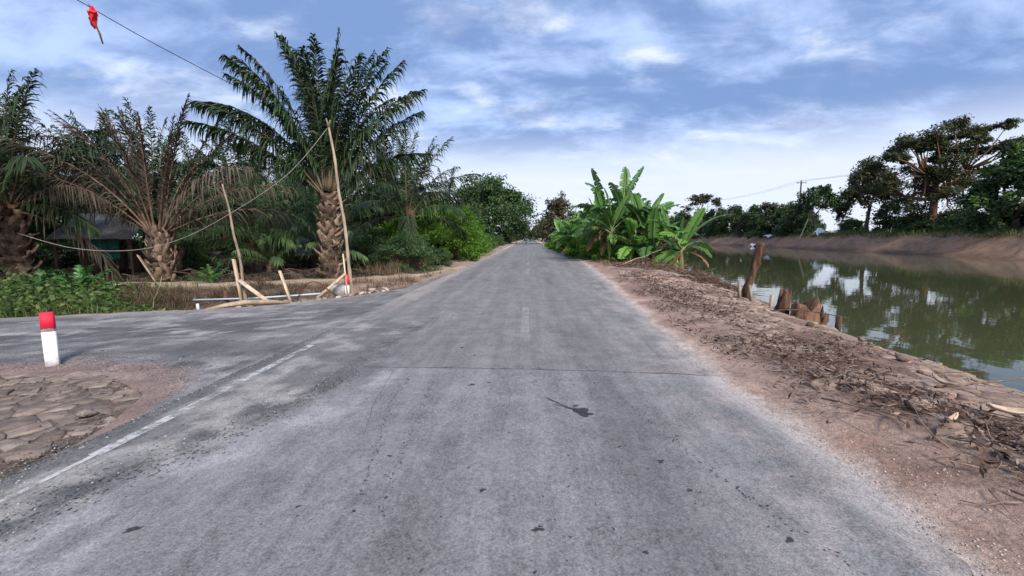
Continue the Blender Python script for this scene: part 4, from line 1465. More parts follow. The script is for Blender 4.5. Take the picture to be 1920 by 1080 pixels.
# ------------------------------------------------------------------ trees on the far bank
r_ = np.random.default_rng(77)
cl = []
for lx, lz, lr, nc in [(-6.6, 10.6, 2.2, 6), (-3.2, 13.2, 2.2, 7), (.6, 11.2, 1.8, 4), (4.0, 14.0, 2.6, 8), (7.8, 12.0, 2.0, 6), (-7.4, 7.4, 1.5, 3), (6.4, 8.0, 1.6, 4), (-1.5, 8.2, 1.7, 4)]:
    for q in range(nc):
        cl.append((lx + r_.normal() * lr * .6, r_.normal() * 2.6, lz + r_.normal() * .75, 1.75 * r_.uniform(.6, 1.25), .8 * r_.uniform(.6, 1.3), 1.0))
for q in range(16):
    a = q * 2.4
    cl.append((r_.uniform(.3, 4.5) * math.cos(a), 3 * math.sin(a), 1.6 + q * .55, 1.9, 1.1, .8))
mesh = tree_meshes(20, 15, .5, cl, 60000, .33, M['tree_olive'], M['bark_red'], .42, sub=9, aspect=.5, flat=.5, subr=.75)
plant_tree(mesh, 'umbrella_tree', 'tallest tree on the far bank with open spreading umbrella crown', 'tree', 55.5, 61.5, 0, .92)
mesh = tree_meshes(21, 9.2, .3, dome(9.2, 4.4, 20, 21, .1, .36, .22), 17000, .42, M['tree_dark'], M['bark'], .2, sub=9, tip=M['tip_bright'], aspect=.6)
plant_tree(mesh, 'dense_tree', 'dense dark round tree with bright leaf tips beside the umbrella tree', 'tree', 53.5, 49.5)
mesh = tree_meshes(22, 11.8, .3, dome(11.8, 4.8, 16, 22, .35, .34, .2), 11000, .42, M['tree_olive'], M['bark'], .3, sub=8, aspect=.6)
plant_tree(mesh, 'olive_tree', 'olive green tree left of the umbrella tree with gaps in its crown', 'tree', 56.5, 74)
mesh = tree_meshes(23, 9.6, .24, dome(9.6, 4.6, 11, 23, .5, .34, .18), 7500, .42, M['tree_dark'], M['bark'], .35, sub=8, lean=(-2, 0))
plant_tree(mesh, 'leaning_tree', 'small dark tree in front of the utility pole on far bank', 'tree', 56, 86)
mesh = tree_meshes(24, 14.5, .3, dome(14.5, 7.5, 10, 24, .7, .3, .1), 6000, .5, M['tree_olive'], M['bark'], .45, sub=8, flat=.6)
plant_tree(mesh, 'flat_topped_tree', 'flat topped thin tree rising over the far hedge', 'tree', 60, 152)
mesh_c = tree_meshes(25, 8.5, .2, [(0.3 * math.cos(q), 0.3 * math.sin(q), 1.5 + q * .85, 1.5 - .1 * q, .9, 1) for q in range(8)], 4500, .45, M['tree_dark'], M['bark'], .1, sub=7)
mesh_h = tree_meshes(26, 6.2, .2, dome(6.2, 3.8, 12, 26, .1, .42, .28), 6500, .42, M['tree_dark'], M['bark'], .2, sub=8)
mesh_o = tree_meshes(27, 6.6, .2, dome(6.6, 3.8, 12, 27, .1, .42, .28), 6500, .42, M['tree_olive'], M['bark'], .2, sub=8)
q = 0
for x, y, s in [(57, 112, .95), (58, 122, 1.0), (56, 128, .9), (58, 138, 1.05), (60, 146, 1.0), (57, 158, 1.1)]:
    plant_tree(mesh_c, 'columnar_tree', 'narrow upright dark tree in the far bank row', 'tree', x, y, q, s, 'columnar trees on the far bank')
    q += 1
for x, y, s, mm in [(57, 94, .9, mesh_h), (59, 100, 1.0, mesh_o), (56, 106, .85, mesh_h), (58, 116, .9, mesh_o), (57, 132, .95, mesh_h), (57, 150, 1.1, mesh_o), (58, 170, 1.3, mesh_h), (58, 185, 1.3, mesh_o),
                    (58, 205, 1.4, mesh_h), (58, 230, 1.5, mesh_h), (57, 265, 1.7, mesh_h), (56, 310, 1.8, mesh_o), (55, 370, 2, mesh_h), (60, 96, 1.0, mesh_h), (61, 104, 1.2, mesh_h), (60, 110, 1.2, mesh_o), (62, 120, 1.3, mesh_h), (61, 130, 1.3, mesh_o), (62, 142, 1.4, mesh_h), (62, 160, 1.5, mesh_h), (62, 178, 1.6, mesh_h)]:
    plant_tree(mm, 'hedgerow_tree', 'dark rounded tree in the distant hedgerow along the far bank' if mm is mesh_h else 'olive rounded tree in the distant hedgerow along the far bank', 'tree', x, y, q, s, 'hedgerow on the far bank')
    q += 1
mesh_b = tree_meshes(28, 2.7, .08, dome(2.7, 2.5, 14, 28, .08, .45, .3), 6500, .26, M['tree_mid'], M['bark'], .12, sub=8, stems=4)
mesh_b2 = tree_meshes(29, 2.5, .08, dome(2.5, 2.6, 14, 29, .06, .45, .3), 6500, .26, M['bush_dark'], M['bark'], .12, sub=8, stems=4)
for x, y, s in [(57, 78, 1.0), (57.5, 70, 1.1), (57, 66, 1.0), (55.5, 62, .9), (59, 63, 1.2), (55, 57.5, .9), (60, 56, 1.4), (57, 54, 1.1), (54.5, 46, 1.1), (54.5, 43, 1.2), (59, 50, 1.5), (57.5, 90, 1.0), (58.5, 98, 1.0), (60, 66, 1.0), (54, 40.5, 1.0), (56, 38, 1.3), (62, 58, 1.1)]:
    plant_tree(mesh_b if q % 2 else mesh_b2, 'bank_bush', 'mid green leafy bush on top of the far bank beneath the trees' if q % 2 else 'dark feathery bush on top of the far bank beneath the trees', 'bush', x, y, q, s, 'bushes on the far bank')
    q += 1
for x, y, s in [(84, 90, 1.2), (90, 66, 1.0), (80, 110, 1.2)]:
    plant_tree(mesh_h, 'field_tree', 'low dark tree in the field behind the far bank', 'tree', x, y, q, s * .55, 'trees behind the far bank')
    q += 1


# ------------------------------------------------------------------ banana plants
def banana_leaf(L, W, e0, bend, torn, seed, mats, pet=.16):
    r = np.random.default_rng(seed)
    k = 20
    s = np.linspace(0, 1, k)
    el = R(e0) - R(bend) * s ** 1.4
    st = L / (k - 1)
    C = np.stack([np.r_[0, np.cumsum(np.cos(el[:-1]) * st)], r.normal() * .06 * L * s ** 2, np.r_[0, np.cumsum(np.sin(el[:-1]) * st)]], 1)
    gg = G()
    gg.add(*tube(C - np.array([0, 0, .012]), np.linspace(.035, .006, k), 5), 1)
    T = np.stack([np.cos(el), 0 * el, np.sin(el)], 1)
    Nn = np.stack([-np.sin(el), 0 * el, np.cos(el)], 1)
    u = np.clip((s - pet) / (1 - pet), 0, 1)
    wd = W * .5 * np.clip(np.sin(np.pi * np.clip(u * .9 + .07, 0, 1)), 0, 1) ** .55 * (s >= pet)
    wd[-1] = 0.01
    V, F = [], []
    for sd in (-1, 1):
        S = np.array([0, sd, 0.0])
        b = R(18)
        for i in range(k - 1):
            if wd[i] < .004 and wd[i + 1] < .004:
                continue
            tear = r.uniform() < torn
            sh = (0.12 if tear else 0) * r.uniform(.4, 1)
            dr = (r.uniform(0, .5) if tear else 0) * torn + .12
            row = []
            for (q, f) in ((i, sh), (i + 1, -sh)):
                a = C[q]
                m_ = C[q] + S * wd[q] * .5 * math.cos(b) + Nn[q] * wd[q] * .5 * math.sin(b) + T[q] * (.25 * wd[q] * .5 + f * st * .6)
                e_ = C[q] + S * wd[q] * math.cos(b * .3) + Nn[q] * wd[q] * math.sin(b) * .7 + T[q] * (.4 * wd[q] * .5 + f * st)
                e_ = e_ - np.array([0, 0, dr * wd[q]])
                row.append((a, m_, e_))
            o = len(V)
            V += [row[0][0], row[0][1], row[0][2], row[1][0], row[1][1], row[1][2]]
            F += [(o, o + 1, o + 4, o + 3), (o + 1, o + 2, o + 5, o + 4)]
    gg.add(np.array(V), np.array(F), 0)
    me = gg.mesh('leaf', mats, True)
    # weld neighbours so that each blade shares one random tint
    import bmesh
    bm = bmesh.new()
    bm.from_mesh(me)
    bmesh.ops.remove_doubles(bm, verts=bm.verts, dist=0.0015)
    bm.to_mesh(me)
    bm.free()
    return me


BL = {}
for kind, mm_ in (('g', 'banana'), ('b', 'banana_bright'), ('d', 'banana_dry')):
    BL[kind] = []
    for q, (e0, bd, L) in enumerate([(82, 22, 2.3), (66, 62, 2.4), (52, 92, 2.3), (36, 100, 2.2), (14, 95, 2.1)] if kind != 'd' else [(0, 70, 1.7), (-35, 50, 1.6)]):
        BL[kind] += [[banana_leaf(L, (.56 + .03 * q) if kind != 'd' else .35, e0, bd, (.4, .75)[v] if kind != 'd' else .8, 2000 + q * 7 + v + ord(kind), [M[mm_], M['midrib'] if kind != 'd' else M['banana_dry']]) for v in range(2)]]


def banana(x, y, h, s, nf, label, seed, kind='g', ndry=3, group=None, az=None):
    r = np.random.default_rng(seed)
    root = thing('banana_plant', label, 'banana plant', (x, y, land1(x, y) - .03), 0, group)
    lx, ly = r.normal(size=2) * .12 * h
    pts = [(0, 0, -.1), (lx * .2, ly * .2, h * .4), (lx * .6, ly * .6, h * .75), (lx, ly, h)]
    G().add(*tube(pts, np.array([.15, .125, .095, .06]) * s, 9)).build('pseudostem', M['banana_stem'], root, smooth=True)
    a0 = r.uniform(0, 6.28)
    for q in range(nf):
        lib = BL[kind][min(int((q / nf) ** .8 * 5), 4)]
        a = a0 + q * 2.39996 + r.normal() * .2 if az is None or q >= len(az) else R(az[q])
        obj('leaf', lib[int(r.integers(2))], root, (lx, ly, h - .06 - .02 * q), (r.normal() * .28, r.normal() * .16, a), float(s * r.uniform(.62, 1.15)))
    for q in range(ndry):
        a = r.uniform(0, 6.28)
        obj('dry_leaf', BL['d'][q % 2][int(r.integers(2))], root, (lx * .8, ly * .8, h * .85 - .1 * q), (0, 0, a), float(s * r.uniform(.8, 1.1)))
    return root


BG = 'banana clump beside the canal'
banana(5.9, 28.0, 3.1, 1.35, 15, 'tallest banana plant with long upright leaves spread against the sky', 1, 'g', 3, BG, [20, 150, 95])
banana(5.0, 29.2, 2.9, 1.3, 15, 'banana plant with upright leaves on the road side of the tallest one', 2, 'g', 3, BG)
banana(6.6, 29.6, 2.5, 1.3, 14, 'banana plant behind the tallest one with arching leaves', 3, 'g', 2, BG)
banana(7.6, 28.2, 2.2, 1.2, 13, 'banana plant with ragged leaves on the water side', 4, 'g', 3, BG)
banana(6.2, 25.6, 1.1, 1.1, 12, 'short banana plant with broad drooping leaves in front of the clump', 5, 'b', 1, BG)
banana(7.0, 24.2, .8, 1.05, 11, 'low banana plant with torn yellowing leaves above the brush pile', 6, 'g', 2, BG)
banana(8.2, 23.2, 1.3, 1.2, 11, 'leaning banana plant with bright leaves hanging over the canal water', 7, 'b', 2, BG, [10, 40, 185, -10, 200])
banana(8.4, 25.6, 1.7, 1.1, 11, 'banana plant with a withered brown top at canal edge', 8, 'g', 4, BG)
banana(5.5, 27.0, 2.0, 1.15, 13, 'banana plant leaning to the road with a hanging brown leaf', 41, 'g', 5, BG)
banana(7.0, 26.8, 1.9, 1.15, 13, 'banana plant with crossing leaves in the middle of the clump', 42, 'g', 3, BG)
banana(5.0, 26.4, .25, .45, 6, 'banana sucker with a few pale leaves at the verge', 9, 'b', 0, BG)
banana(5.9, 24.9, .2, .4, 5, 'small banana sucker beside the brush pile', 10, 'b', 0, BG)
for q, (x, y, h, s) in enumerate([(4.9, 33, 2.0, 1.0), (5.6, 36, 2.2, 1.0), (6.6, 33.5, 2.2, 1), (5.2, 41, 2.0, 1.0), (6.4, 40, 2.2, 1), (5.3, 46, 1.8, 1), (6.2, 49, 2, 1), (5.4, 54, 1.8, 1), (5.9, 60, 2, 1.05), (5.5, 67, 2, 1.1), (6.0, 75, 2, 1.1), (7.8, 37, 2.2, 1.0), (7.2, 45, 2.2, 1.0), (4.6, 37, 1.2, 1.0), (4.7, 44, 1.2, 1.0), (4.7, 50, 1.3, 1.0), (4.8, 58, 1.4, 1.0)]):
    banana(x, y, h * 1.1, s * 1.2, 14, 'lush light green banana plant in the row along the road verge' if q % 3 else 'darker green banana plant in the row along the road verge', 30 + q, 'b' if q % 3 else 'g', 2, 'banana row along the verge')
# ferny weeds at the foot of the bananas
mesh = tree_meshes(33, 1.0, .03, dome(1.0, 1.1, 12, 33, .05, .45, .3), 6000, .13, M['bush_bright'], M['bark'], .1, sub=7, stems=4, aspect=.35)
for q, (x, y, s) in enumerate([(4.8, 30, 1.2), (4.9, 33, 1.5), (4.8, 36, 1.6), (4.8, 39, 1.7), (4.9, 44, 1.9), (4.9, 50, 2.0), (6.0, 31, 1.6), (7.4, 30, 1.6), (5.0, 57, 2.1), (5.0, 65, 2.2), (5.4, 27.6, 1.0), (6.6, 26.2, 1.0), (7.6, 25.2, 1.0)]):
    plant_tree(mesh, 'weed_bush', 'leafy weed bush at the foot of the banana plants', 'bush', x, y, q * 1.7, s, 'weeds under the bananas')

# ------------------------------------------------------------------ brush piles on the bank


def brush(name, label, x, y, rx_, ry_, h, n, seed):
    r = np.random.default_rng(seed)
    gg = G()
    z0 = land1(x, y)
    for q in range(n):
        a, u = r.uniform(0, 6.28), math.sqrt(r.uniform())
        px, py = x + rx_ * u * math.cos(a), y + ry_ * u * math.sin(a)
        pz = land1(px, py) + r.uniform(0, 1) * h * (1 - u * u) + .01
        twig((px, py, pz), r.uniform(.3, 1.1), r.uniform(0, 6.28), r.uniform(.004, .016), int(r.integers(1e9)), None, None, gg=gg, rise=r.uniform(-.25, .2), kinks=4)
    m = n * 3
    a, u = r.uniform(0, 6.28, m), np.sqrt(r.uniform(0, 1, m))
    px, py = x + rx_ * 1.1 * u * np.cos(a), y + ry_ * 1.1 * u * np.sin(a)
    P = np.stack([px, py, land(px, py) + r.uniform(0, 1, m) * h * (1 - u * u) + .02], 1)
    gg.add(*leaves(P, np.full(m, .2), seed, .22, .1, .5), 1)
    return tag(gg.build(name, [M['twig'], M['litter']]), label, 'brush pile', 'cut brush on the bank', kind='stuff')


brush('brush_pile', 'heap of dry cut branches in front of the banana plants', 6.3, 22.2, 1.7, 1.3, .5, 240, 1)
brush('brush_pile', 'tangle of dead stems at the water edge below the leaning banana', 8.2, 20.3, 1.1, 1.2, .35, 180, 2)
brush('brush_pile', 'low mat of straw and sticks sloping toward the stumps', 7.3, 17.0, 1.1, 1.6, .18, 170, 3)
tag(twig((4.7, 21.8, land1(4.7, 21.8) + .1), 2.2, .25, .025, 41, M['wood_pale'], 'fallen_branch', rise=.25), 'long pale branch resting on the brush heap', 'branch', 'sticks on the canal bank')

# ------------------------------------------------------------------ broken stumps at the waterline


def stump(label, x, y, h, r0, seed, lean, hollow=True, name='tree_stump'):
    r = np.random.default_rng(seed)
    root = thing(name, label, 'tree stump', (x, y, land1(x, y) - .15))
    n, k = 22, 6
    a = np.arange(n) * 2 * math.pi / n
    V = []
    lob = 1 + .16 * np.sin(3 * a + r.uniform(0, 6)) + .1 * np.sin(7 * a + r.uniform(0, 6))
    top = h * (1 + .22 * np.sin(2 * a + r.uniform(0, 6))) + np.abs(r.normal(size=n)) * .2 * h
    for q in range(k):
        u = q / (k - 1)
        rad = r0 * lob * (1.15 - .25 * u + .12 * (u - .5) ** 2) + r.normal(size=n) * .012
        V.append(np.stack([rad * np.cos(a) + lean[0] * u * h, rad * np.sin(a) + lean[1] * u * h, u * top], 1))
    for q in range(3):                       # hollow inside
        u = (1, .6, .4)[q]
        rad = r0 * lob * (.72, .5, .2)[q]
        V.append(np.stack([rad * np.cos(a) + lean[0] * u * h, rad * np.sin(a) + lean[1] * u * h, top * (.96, .6, .42)[q]], 1))
    V = np.concatenate(V)
    kk = k + 3
    i, j = np.meshgrid(np.arange(kk - 1), np.arange(n), indexing='ij')
    p, s2 = (i * n + j).ravel(), (i * n + (j + 1) % n).ravel()
    gg = G().add(V, [np.stack([p, s2, s2 + n, p + n], 1), (np.arange(n) + (kk - 1) * n)[None]])
    gg.build('stump_wood', M['stump'], root)
    return root


stump('wide hollow broken stump with splintered reddish rim at the waterline', 6.72, 10.6, .46, .27, 1, (.12, 0))
stump('narrow broken stump leaning beside the wide hollow stump', 6.42, 10.95, .55, .14, 2, (.15, 0))
stump('small dark splintered stump piece between wide stump and water', 7.05, 10.5, .34, .1, 3, (.5, 0))
pl = thing('dead_tree_post', 'leaning dead tree trunk with peeling brown bark standing above the stumps', 'dead trunk', (6.72, 13.3, land1(6.72, 13.3)))
V, F = tube([(0, 0, -.3), (.05, 0, .3), (.16, 0, .75), (.25, .02, 1.15), (.33, 0, 1.6), (.36, 0, 1.68)], [.13, .105, .10, .115, .13, .11], 10)
V += np.random.default_rng(3).normal(size=V.shape) * .02
G().add(V, F).build('trunk', M['stump'], pl)
G().add(*tube([(.3, 0, 1.45), (.42, .02, 1.55), (.45, .02, 1.62)], [.05, .035, .02], 6)).build('broken_limb', M['stump'], pl)
for q, (x, y, L, lx, lab) in enumerate([(6.35, 12.9, .55, -.06, 'short weathered stake left of the leaning dead trunk'), (6.55, 12.5, .5, -.16, 'tilted grey stake at the foot of the leaning dead trunk'),
                                        (6.95, 12.4, .38, .05, 'low peg standing between dead trunk and stumps'), (7.35, 12.5, .3, -.05, 'thin dark peg at waterline behind the stumps'),
                                        (7.0, 9.75, .38, .02, 'square dark stake standing in the water right of the stumps')]):
    z = land1(x, y)
    G_ = G().add(*board((x, y, z - .3), (x + lx, y, z + L), .09 if q != 4 else .11, .07, .3))
    tag(G_.build('wooden_stake', M['dark_wood_and_silhouette'] if q > 2 else M['bamboo']), lab, 'stake', 'stakes at the waterline')
V, F = tube([(12.2, 9.55, -.53), (12.25, 9.6, -.42), (12.3, 9.6, -.36), (12.32, 9.62, -.33)], [.16, .15, .09, .03], 9)
tag(G().add(V + np.random.default_rng(8).normal(size=V.shape) * .02, F).build('floating_debris', M['dark_wood_and_silhouette']), 'small dark lump of debris floating on the canal', 'debris')

# pale bark pieces on the bank
for q, (x, y, s, lab) in enumerate([(4.05, 3.55, .34, 'long pale curl of bark on the bank litter'), (3.35, 3.35, .16, 'small pale bark flake on the verge litter'), (4.2, 4.35, .26, 'grey curl of bark among mud plates')]):
    k = 9
    t = np.linspace(-1, 1, k)
    V, F = [], []
    for i_ in range(k):
        wv = .28 * (1 - t[i_] ** 2) ** .5 + .02
        for j_ in range(4):
            b = (j_ / 3 - .5) * 1.6
            V.append((t[i_] * .5 * s, math.sin(b) * wv * s * .6, .07 * s + (1 - math.cos(b)) * .3 * s + .16 * s * t[i_] ** 2))
    i_, j_ = np.meshgrid(np.arange(k - 1), np.arange(3), indexing='ij')
    p = (i_ * 4 + j_).ravel()
    o = G().add(V, np.stack([p, p + 1, p + 5, p + 4], 1)).build('bark_piece', M['wood_pale'])
    sm = o.modifiers.new("thickness", 'SOLIDIFY')
    sm.thickness = .012
    o.location = (x, y, land1(x, y) + .045)
    o.rotation_euler = (.1, -.1, -.5 + q)
    tag(o, lab, 'bark', 'pale bark on the bank')

# big clods on the bank


def rock_mesh(seed, name, mat, flat=.65):
    r = np.random.default_rng(seed)
    n, k = 9, 5
    V = [(0, 0, -.5 * flat)]
    for i_ in range(1, k):
        th = math.pi * i_ / k
        for j_ in range(n):
            a = 2 * math.pi * (j_ + .5 * (i_ % 2)) / n
            q = r.uniform(.6, 1.25)
            V.append((.5 * math.sin(th) * math.cos(a) * q, .5 * math.sin(th) * math.sin(a) * q, -.5 * math.cos(th) * flat * r.uniform(.8, 1.15)))
    V.append((0, 0, .5 * flat))
    j = np.arange(n)
    Fq = [np.stack([1 + i_ * n + j, 1 + i_ * n + (j + 1) % n, 1 + (i_ + 1) * n + (j + 1) % n, 1 + (i_ + 1) * n + j], 1) for i_ in range(k - 2)]
    return G().add(V, [np.concatenate(Fq), np.stack([0 * j, 1 + (j + 1) % n, 1 + j], 1), np.stack([0 * j + len(V) - 1, 1 + (k - 2) * n + j, 1 + (k - 2) * n + (j + 1) % n], 1)]).mesh(name, mat)


CLOD = [rock_mesh(q, 'mud_clod', M['mud'], .8) for q in range(4)]
for q in range(34):
    y = 2.6 + 11 * rng.uniform() ** 1.3
    x = float(xe(y)) + 1.0 + rng.uniform() * (float(xw(y)) - float(xe(y)) - 1.6)
    s = float(rng.uniform(.07, .18))
    o = obj('mud_clod', CLOD[q % 4], None, (x, y, land1(x, y) + .12 * s + .02), (rng.normal() * .2, rng.normal() * .2, rng.uniform(0, 6)), (s, s * .8, s * .8))
    tag(o, 'dark clod of dried earth sitting on the mud bank', 'clod', 'clods on the canal bank')

# ------------------------------------------------------------------ guide posts


def guide_post(x, y, label, h, w, red, rz, tilt=(0, 0)):
    root = thing('guide_post', label, 'guide post', (x, y, land1(x, y) - .02), rz, 'guide posts')
    root.rotation_euler = (tilt[0], tilt[1], rz)
    G().add(*box((0, 0, (h - red) / 2 - .1), (w, w, h - red + .2), None, w * .07)).build('post_shaft', M['white_paint'], root)
    V, F = box((0, 0, h - red / 2), (w * 1.012, w * 1.012, red), None, w * .075)
    V[8:, :2] *= .95
    G().add(V, F).build('red_top', M['red_paint'], root)


guide_post(-6.04, 5.06, 'white concrete guide post with red top standing behind the cracked mud patch', .76, .125, .24, .75)
guide_post(-5.02, 11.6, 'slim guide post with red top at the foot of the forked bamboo pole', .62, .11, .3, .2)

# ------------------------------------------------------------------ bamboo poles, stakes, boards at the ditch


def pole(name, label, pts, rad, mat, nodes=True, cat='pole', group=None, seed=0, fork=None):
    root = thing(name, label, cat, pts[0], 0, group)
    P = np.asarray(pts, float) - np.asarray(pts[0], float)
    s = np.linspace(0, 1, 40 if nodes else 12)
    L = np.r_[0, np.cumsum(np.linalg.norm(np.diff(P, axis=0), axis=1))]
    C = np.stack([np.interp(s * L[-1], L, P[:, q]) for q in range(3)], 1)
    r = np.random.default_rng(seed)
    rd = np.interp(s, [0, 1], rad)
    if nodes:
        rd = rd * (1 + .18 * (np.arange(len(s)) % 4 == 0))
        C[:, 0] += .015 * np.sin(s * 17)
    V, F = tube(C, rd, 7)
    G().add(V, F).build('shaft', mat, root, smooth=True)
    if fork:
        for d in fork:
            e = C[-1]
            G().add(*tube([e - np.array([0, 0, .05]), e + np.array(d) * .5 + np.array([0, 0, 0]), e + np.array(d)], [rad[1], rad[1] * .8, rad[1] * .5], 6)).build('fork_prong', mat, root)
    return root


PT = (-5.24, 11.45, 4.5)
pole('bamboo_pole', 'tall crooked bamboo pole with forked top carrying the cables before the tall palm', [(-4.93, 11.7, land1(-4.93, 11.7) - .3), (-4.98, 11.65, 1.3), (-5.07, 11.55, 2.6), PT], (.05, .03), M['bamboo'], seed=1, fork=[(-.06, 0, .2), (.05, 0, .16)])
pole('bamboo_pole', 'thinner bamboo pole lashed to a pale stake at the ditch', [(-7.2, 10.62, land1(-7.2, 10.62) - .3), (-7.35, 10.6, 1.2), (-7.62, 10.6, 2.92)], (.045, .02), M['bamboo'], seed=2)


def plank(name, label, p0, p1, w, t, mat, roll=0.0, cat='board', group='timber at the ditch'):
    tag(G().add(*board(p0, p1, w, t, roll)).build(name, mat), label, cat, group)


plank('timber_stake', 'pale upright slab stake in front of the thinner bamboo pole', (-7.25, 10.5, -.35), (-7.42, 10.5, 1.05), .11, .05, M['wood_pale'], .2, 'stake')
plank('timber_brace', 'pale board sloping from the slab stake down to the rubble', (-7.28, 10.45, .52), (-6.5, 10.3, 0.02), .10, .035, M['wood_pale'], .4)
plank('timber_stake', 'short leaning stake standing alone above the blue pipe', (-6.22, 11.0, -.35), (-6.55, 11.0, .72), .09, .05, M['wood_pale'], .1, 'stake')
plank('timber_brace', 'board propped against the slim guide post by the bamboo pole', (-5.62, 11.0, -.02), (-5.02, 11.5, .60), .09, .035, M['wood_pale'], .3)
plank('timber_stake', 'thin pale stake tied along the tall forked bamboo pole', (-4.99, 11.55, -.1), (-5.06, 11.52, 1.15), .06, .04, M['wood_pale'], .0, 'stake')
plank('timber_stake', 'short dark post standing in the ditch behind the pipe', (-7.85, 10.75, -.6), (-7.87, 10.75, .22), .10, .08, M['dark_wood_and_silhouette'], .2, 'stake')
plank('timber_plank', 'grey plank leaning against the half dead palm', (-13.3, 14.7, 0.02), (-14.05, 14.9, .95), .12, .04, M['bamboo'], .5)
plank('timber_plank', 'plank lying on the ground left of the half dead palm', (-13.6, 12.9, .02), (-12.4, 12.95, .05), .12, .04, M['bamboo'], .1)
tag(twig((-9.1, 9.9, land1(-9.1, 9.9) - .1), 1.35, 2.0, .012, 55, M['wood_pale'], 'dead_stick', rise=4.0, kinks=6), 'thin bare stick standing upright in the ditch', 'stick')

# rusty bar bent in an arch, pipe, plank edging
a = np.linspace(0, 1, 16)
tag(G().add(*tube(np.stack([-6.15 + 1.05 * a, 11.05 + .1 * a, -.05 + .48 * np.sin(np.pi * a ** .8)], 1), .014, 6)).build('steel_bar', M['rust']), 'rusty reinforcing bar bent into an arch beside the short stake', 'steel bar')
tag(G().add(*tube([(-8.6, 10.55, .0), (-7.2, 10.75, .02), (-6.2, 11.15, .05), (-5.55, 11.3, .09)], .024, 8)).build('water_pipe', M['pvc'], smooth=True), 'pale blue plastic pipe lying along the ditch', 'pipe')
tag(G().add(*tube([(-7.42, 9.22, -.1), (-7.43, 9.22, .12)], .03, 8)).build('pipe_stub', M['plastic']), 'short white pipe stub sticking up at the side road edge', 'pipe')
V, F = tube([(-7.25, 9.25, -.01), (-6.95, 9.45, .05), (-6.6, 9.66, .09), (-6.2, 9.88, .07), (-5.85, 10.15, .01)], [.05, .085, .095, .085, .05], 8, flat=.6)
V += np.random.default_rng(5).normal(size=V.shape) * .008
tag(G().add(V, F).build('sandbag', M['wood_pale'], smooth=True), 'long tan sandbag lying along the side road edge', 'sandbag')

RUB = [rock_mesh(40 + q, 'rubble_piece', M['rubble'], .6) for q in range(5)]
for q in range(58):
    x = float(rng.uniform(-7.0, -4.3))
    y = float(yf(x)) + abs(rng.normal()) * .28 + .02
    s = float(rng.uniform(.09, .26)) * (1.2 if q < 14 else .8)
    o = obj('rubble_piece', RUB[q % 5], None, (x, y, land1(x, y) + .14 * s), (rng.normal() * .3, rng.normal() * .3, rng.uniform(0, 6)), (s, s * .75, s * .7))
    tag(o, 'pale broken concrete chunk in the rubble along the side road', 'rubble', 'rubble at the ditch')
o = obj('rubble_block', rock_mesh(60, 'rubble_block', M['concrete'], .7), None, (-5.25, 11.75, .12), (0, .1, .5), (.6, .45, .55))
tag(o, 'large grey concrete lump under the propped board', 'rubble')
for q, (x, y, s, lab) in enumerate([(-3.98, 3.55, .17, 'pinkish stone lying on the gravel next to the cracked slabs'), (-4.4, 12.9, .2, 'brick red stone on the dusty shoulder')]):
    tag(obj('stone', RUB[q], None, (x, y, land1(x, y) + .04), (.1, .2, 1), (s, s * .8, s * .7)), lab, 'stone')


# ------------------------------------------------------------------ cables and the red rag
def cable(name, label, pts, rad, mat, cat='cable', group=None):
    P = np.asarray(pts, float)
    s = np.linspace(0, len(P) - 1, 10 * len(P))
    k = np.arange(len(P))

    def cr(col):                                  # smooth spline through the points
        i0 = np.clip(np.floor(s).astype(int), 0, len(P) - 2)
        t = s - i0
        p1, p2 = col[i0], col[i0 + 1]
        p0 = col[np.maximum(i0 - 1, 0)]
        p3 = col[np.minimum(i0 + 2, len(P) - 1)]
        return .5 * (2 * p1 + (p2 - p0) * t + (2 * p0 - 5 * p1 + 4 * p2 - p3) * t ** 2 + (3 * p1 - 3 * p2 + p3 - p0) * t ** 3)
    C = np.stack([cr(P[:, q]) for q in range(3)], 1)
    return tag(G().add(*tube(C, rad, 5)).build(name, mat), label, cat, group)


cable('overhead_cable', 'thin dark overhead cable with a red rag strung from the forked bamboo pole', [PT, (-5.45, 9.6, 4.42), (-5.75, 7.2, 4.55), (-5.98, 5.9, 4.72), (-6.35, 3.6, 5.08), (-6.7, 1.4, 5.5)], .006, M['wire'])
pole('bamboo_pole', 'bamboo pole carrying the far end of the dark cable', [(-6.7, 1.4, -.4), (-6.72, 1.4, 2.5), (-6.7, 1.4, 5.55)], (.05, .03), M['bamboo'], seed=4)
cable('sagging_cable', 'pale cable sagging low from the forked bamboo pole across to the left palm', [PT, (-6.55, 11.6, 3.27), (-8.61, 12.0, 2.2), (-10.4, 12.4, 1.53), (-12.3, 12.8, 1.2), (-14.85, 13.4, 1.26), (-17.4, 14.0, 1.75)], .008, M['rope'])
rg = thing('red_rag', 'red rag knotted on the dark overhead cable with a hanging strip', 'rag', (-5.95, 6.0, 4.70))
V, F = leaves(np.random.default_rng(4).normal(size=(26, 3)) * np.array([.015, .015, .05]) + np.array([0, 0, -.10]), np.full(26, .13), 6, .5, 1.6, 0)
V2, F2 = tube([(0, 0, .03), (.0, .01, -.02), (.0, 0, -.1), (.01, 0, -.2), (.02, 0, -.26)], [.02, .045, .06, .035, .01], 9, flat=.5)
G().add(V2, F2).build('knot', M['flag'], rg)
G().add(V, F).build('loose_cloth', M['flag'], rg)
G().add(*tube([(.02, 0, -.2), (.06, .01, -.32), (.10, .0, -.46)], [.016, .02, .014], 6, flat=.3)).build('hanging_strip', M['rust'], rg)


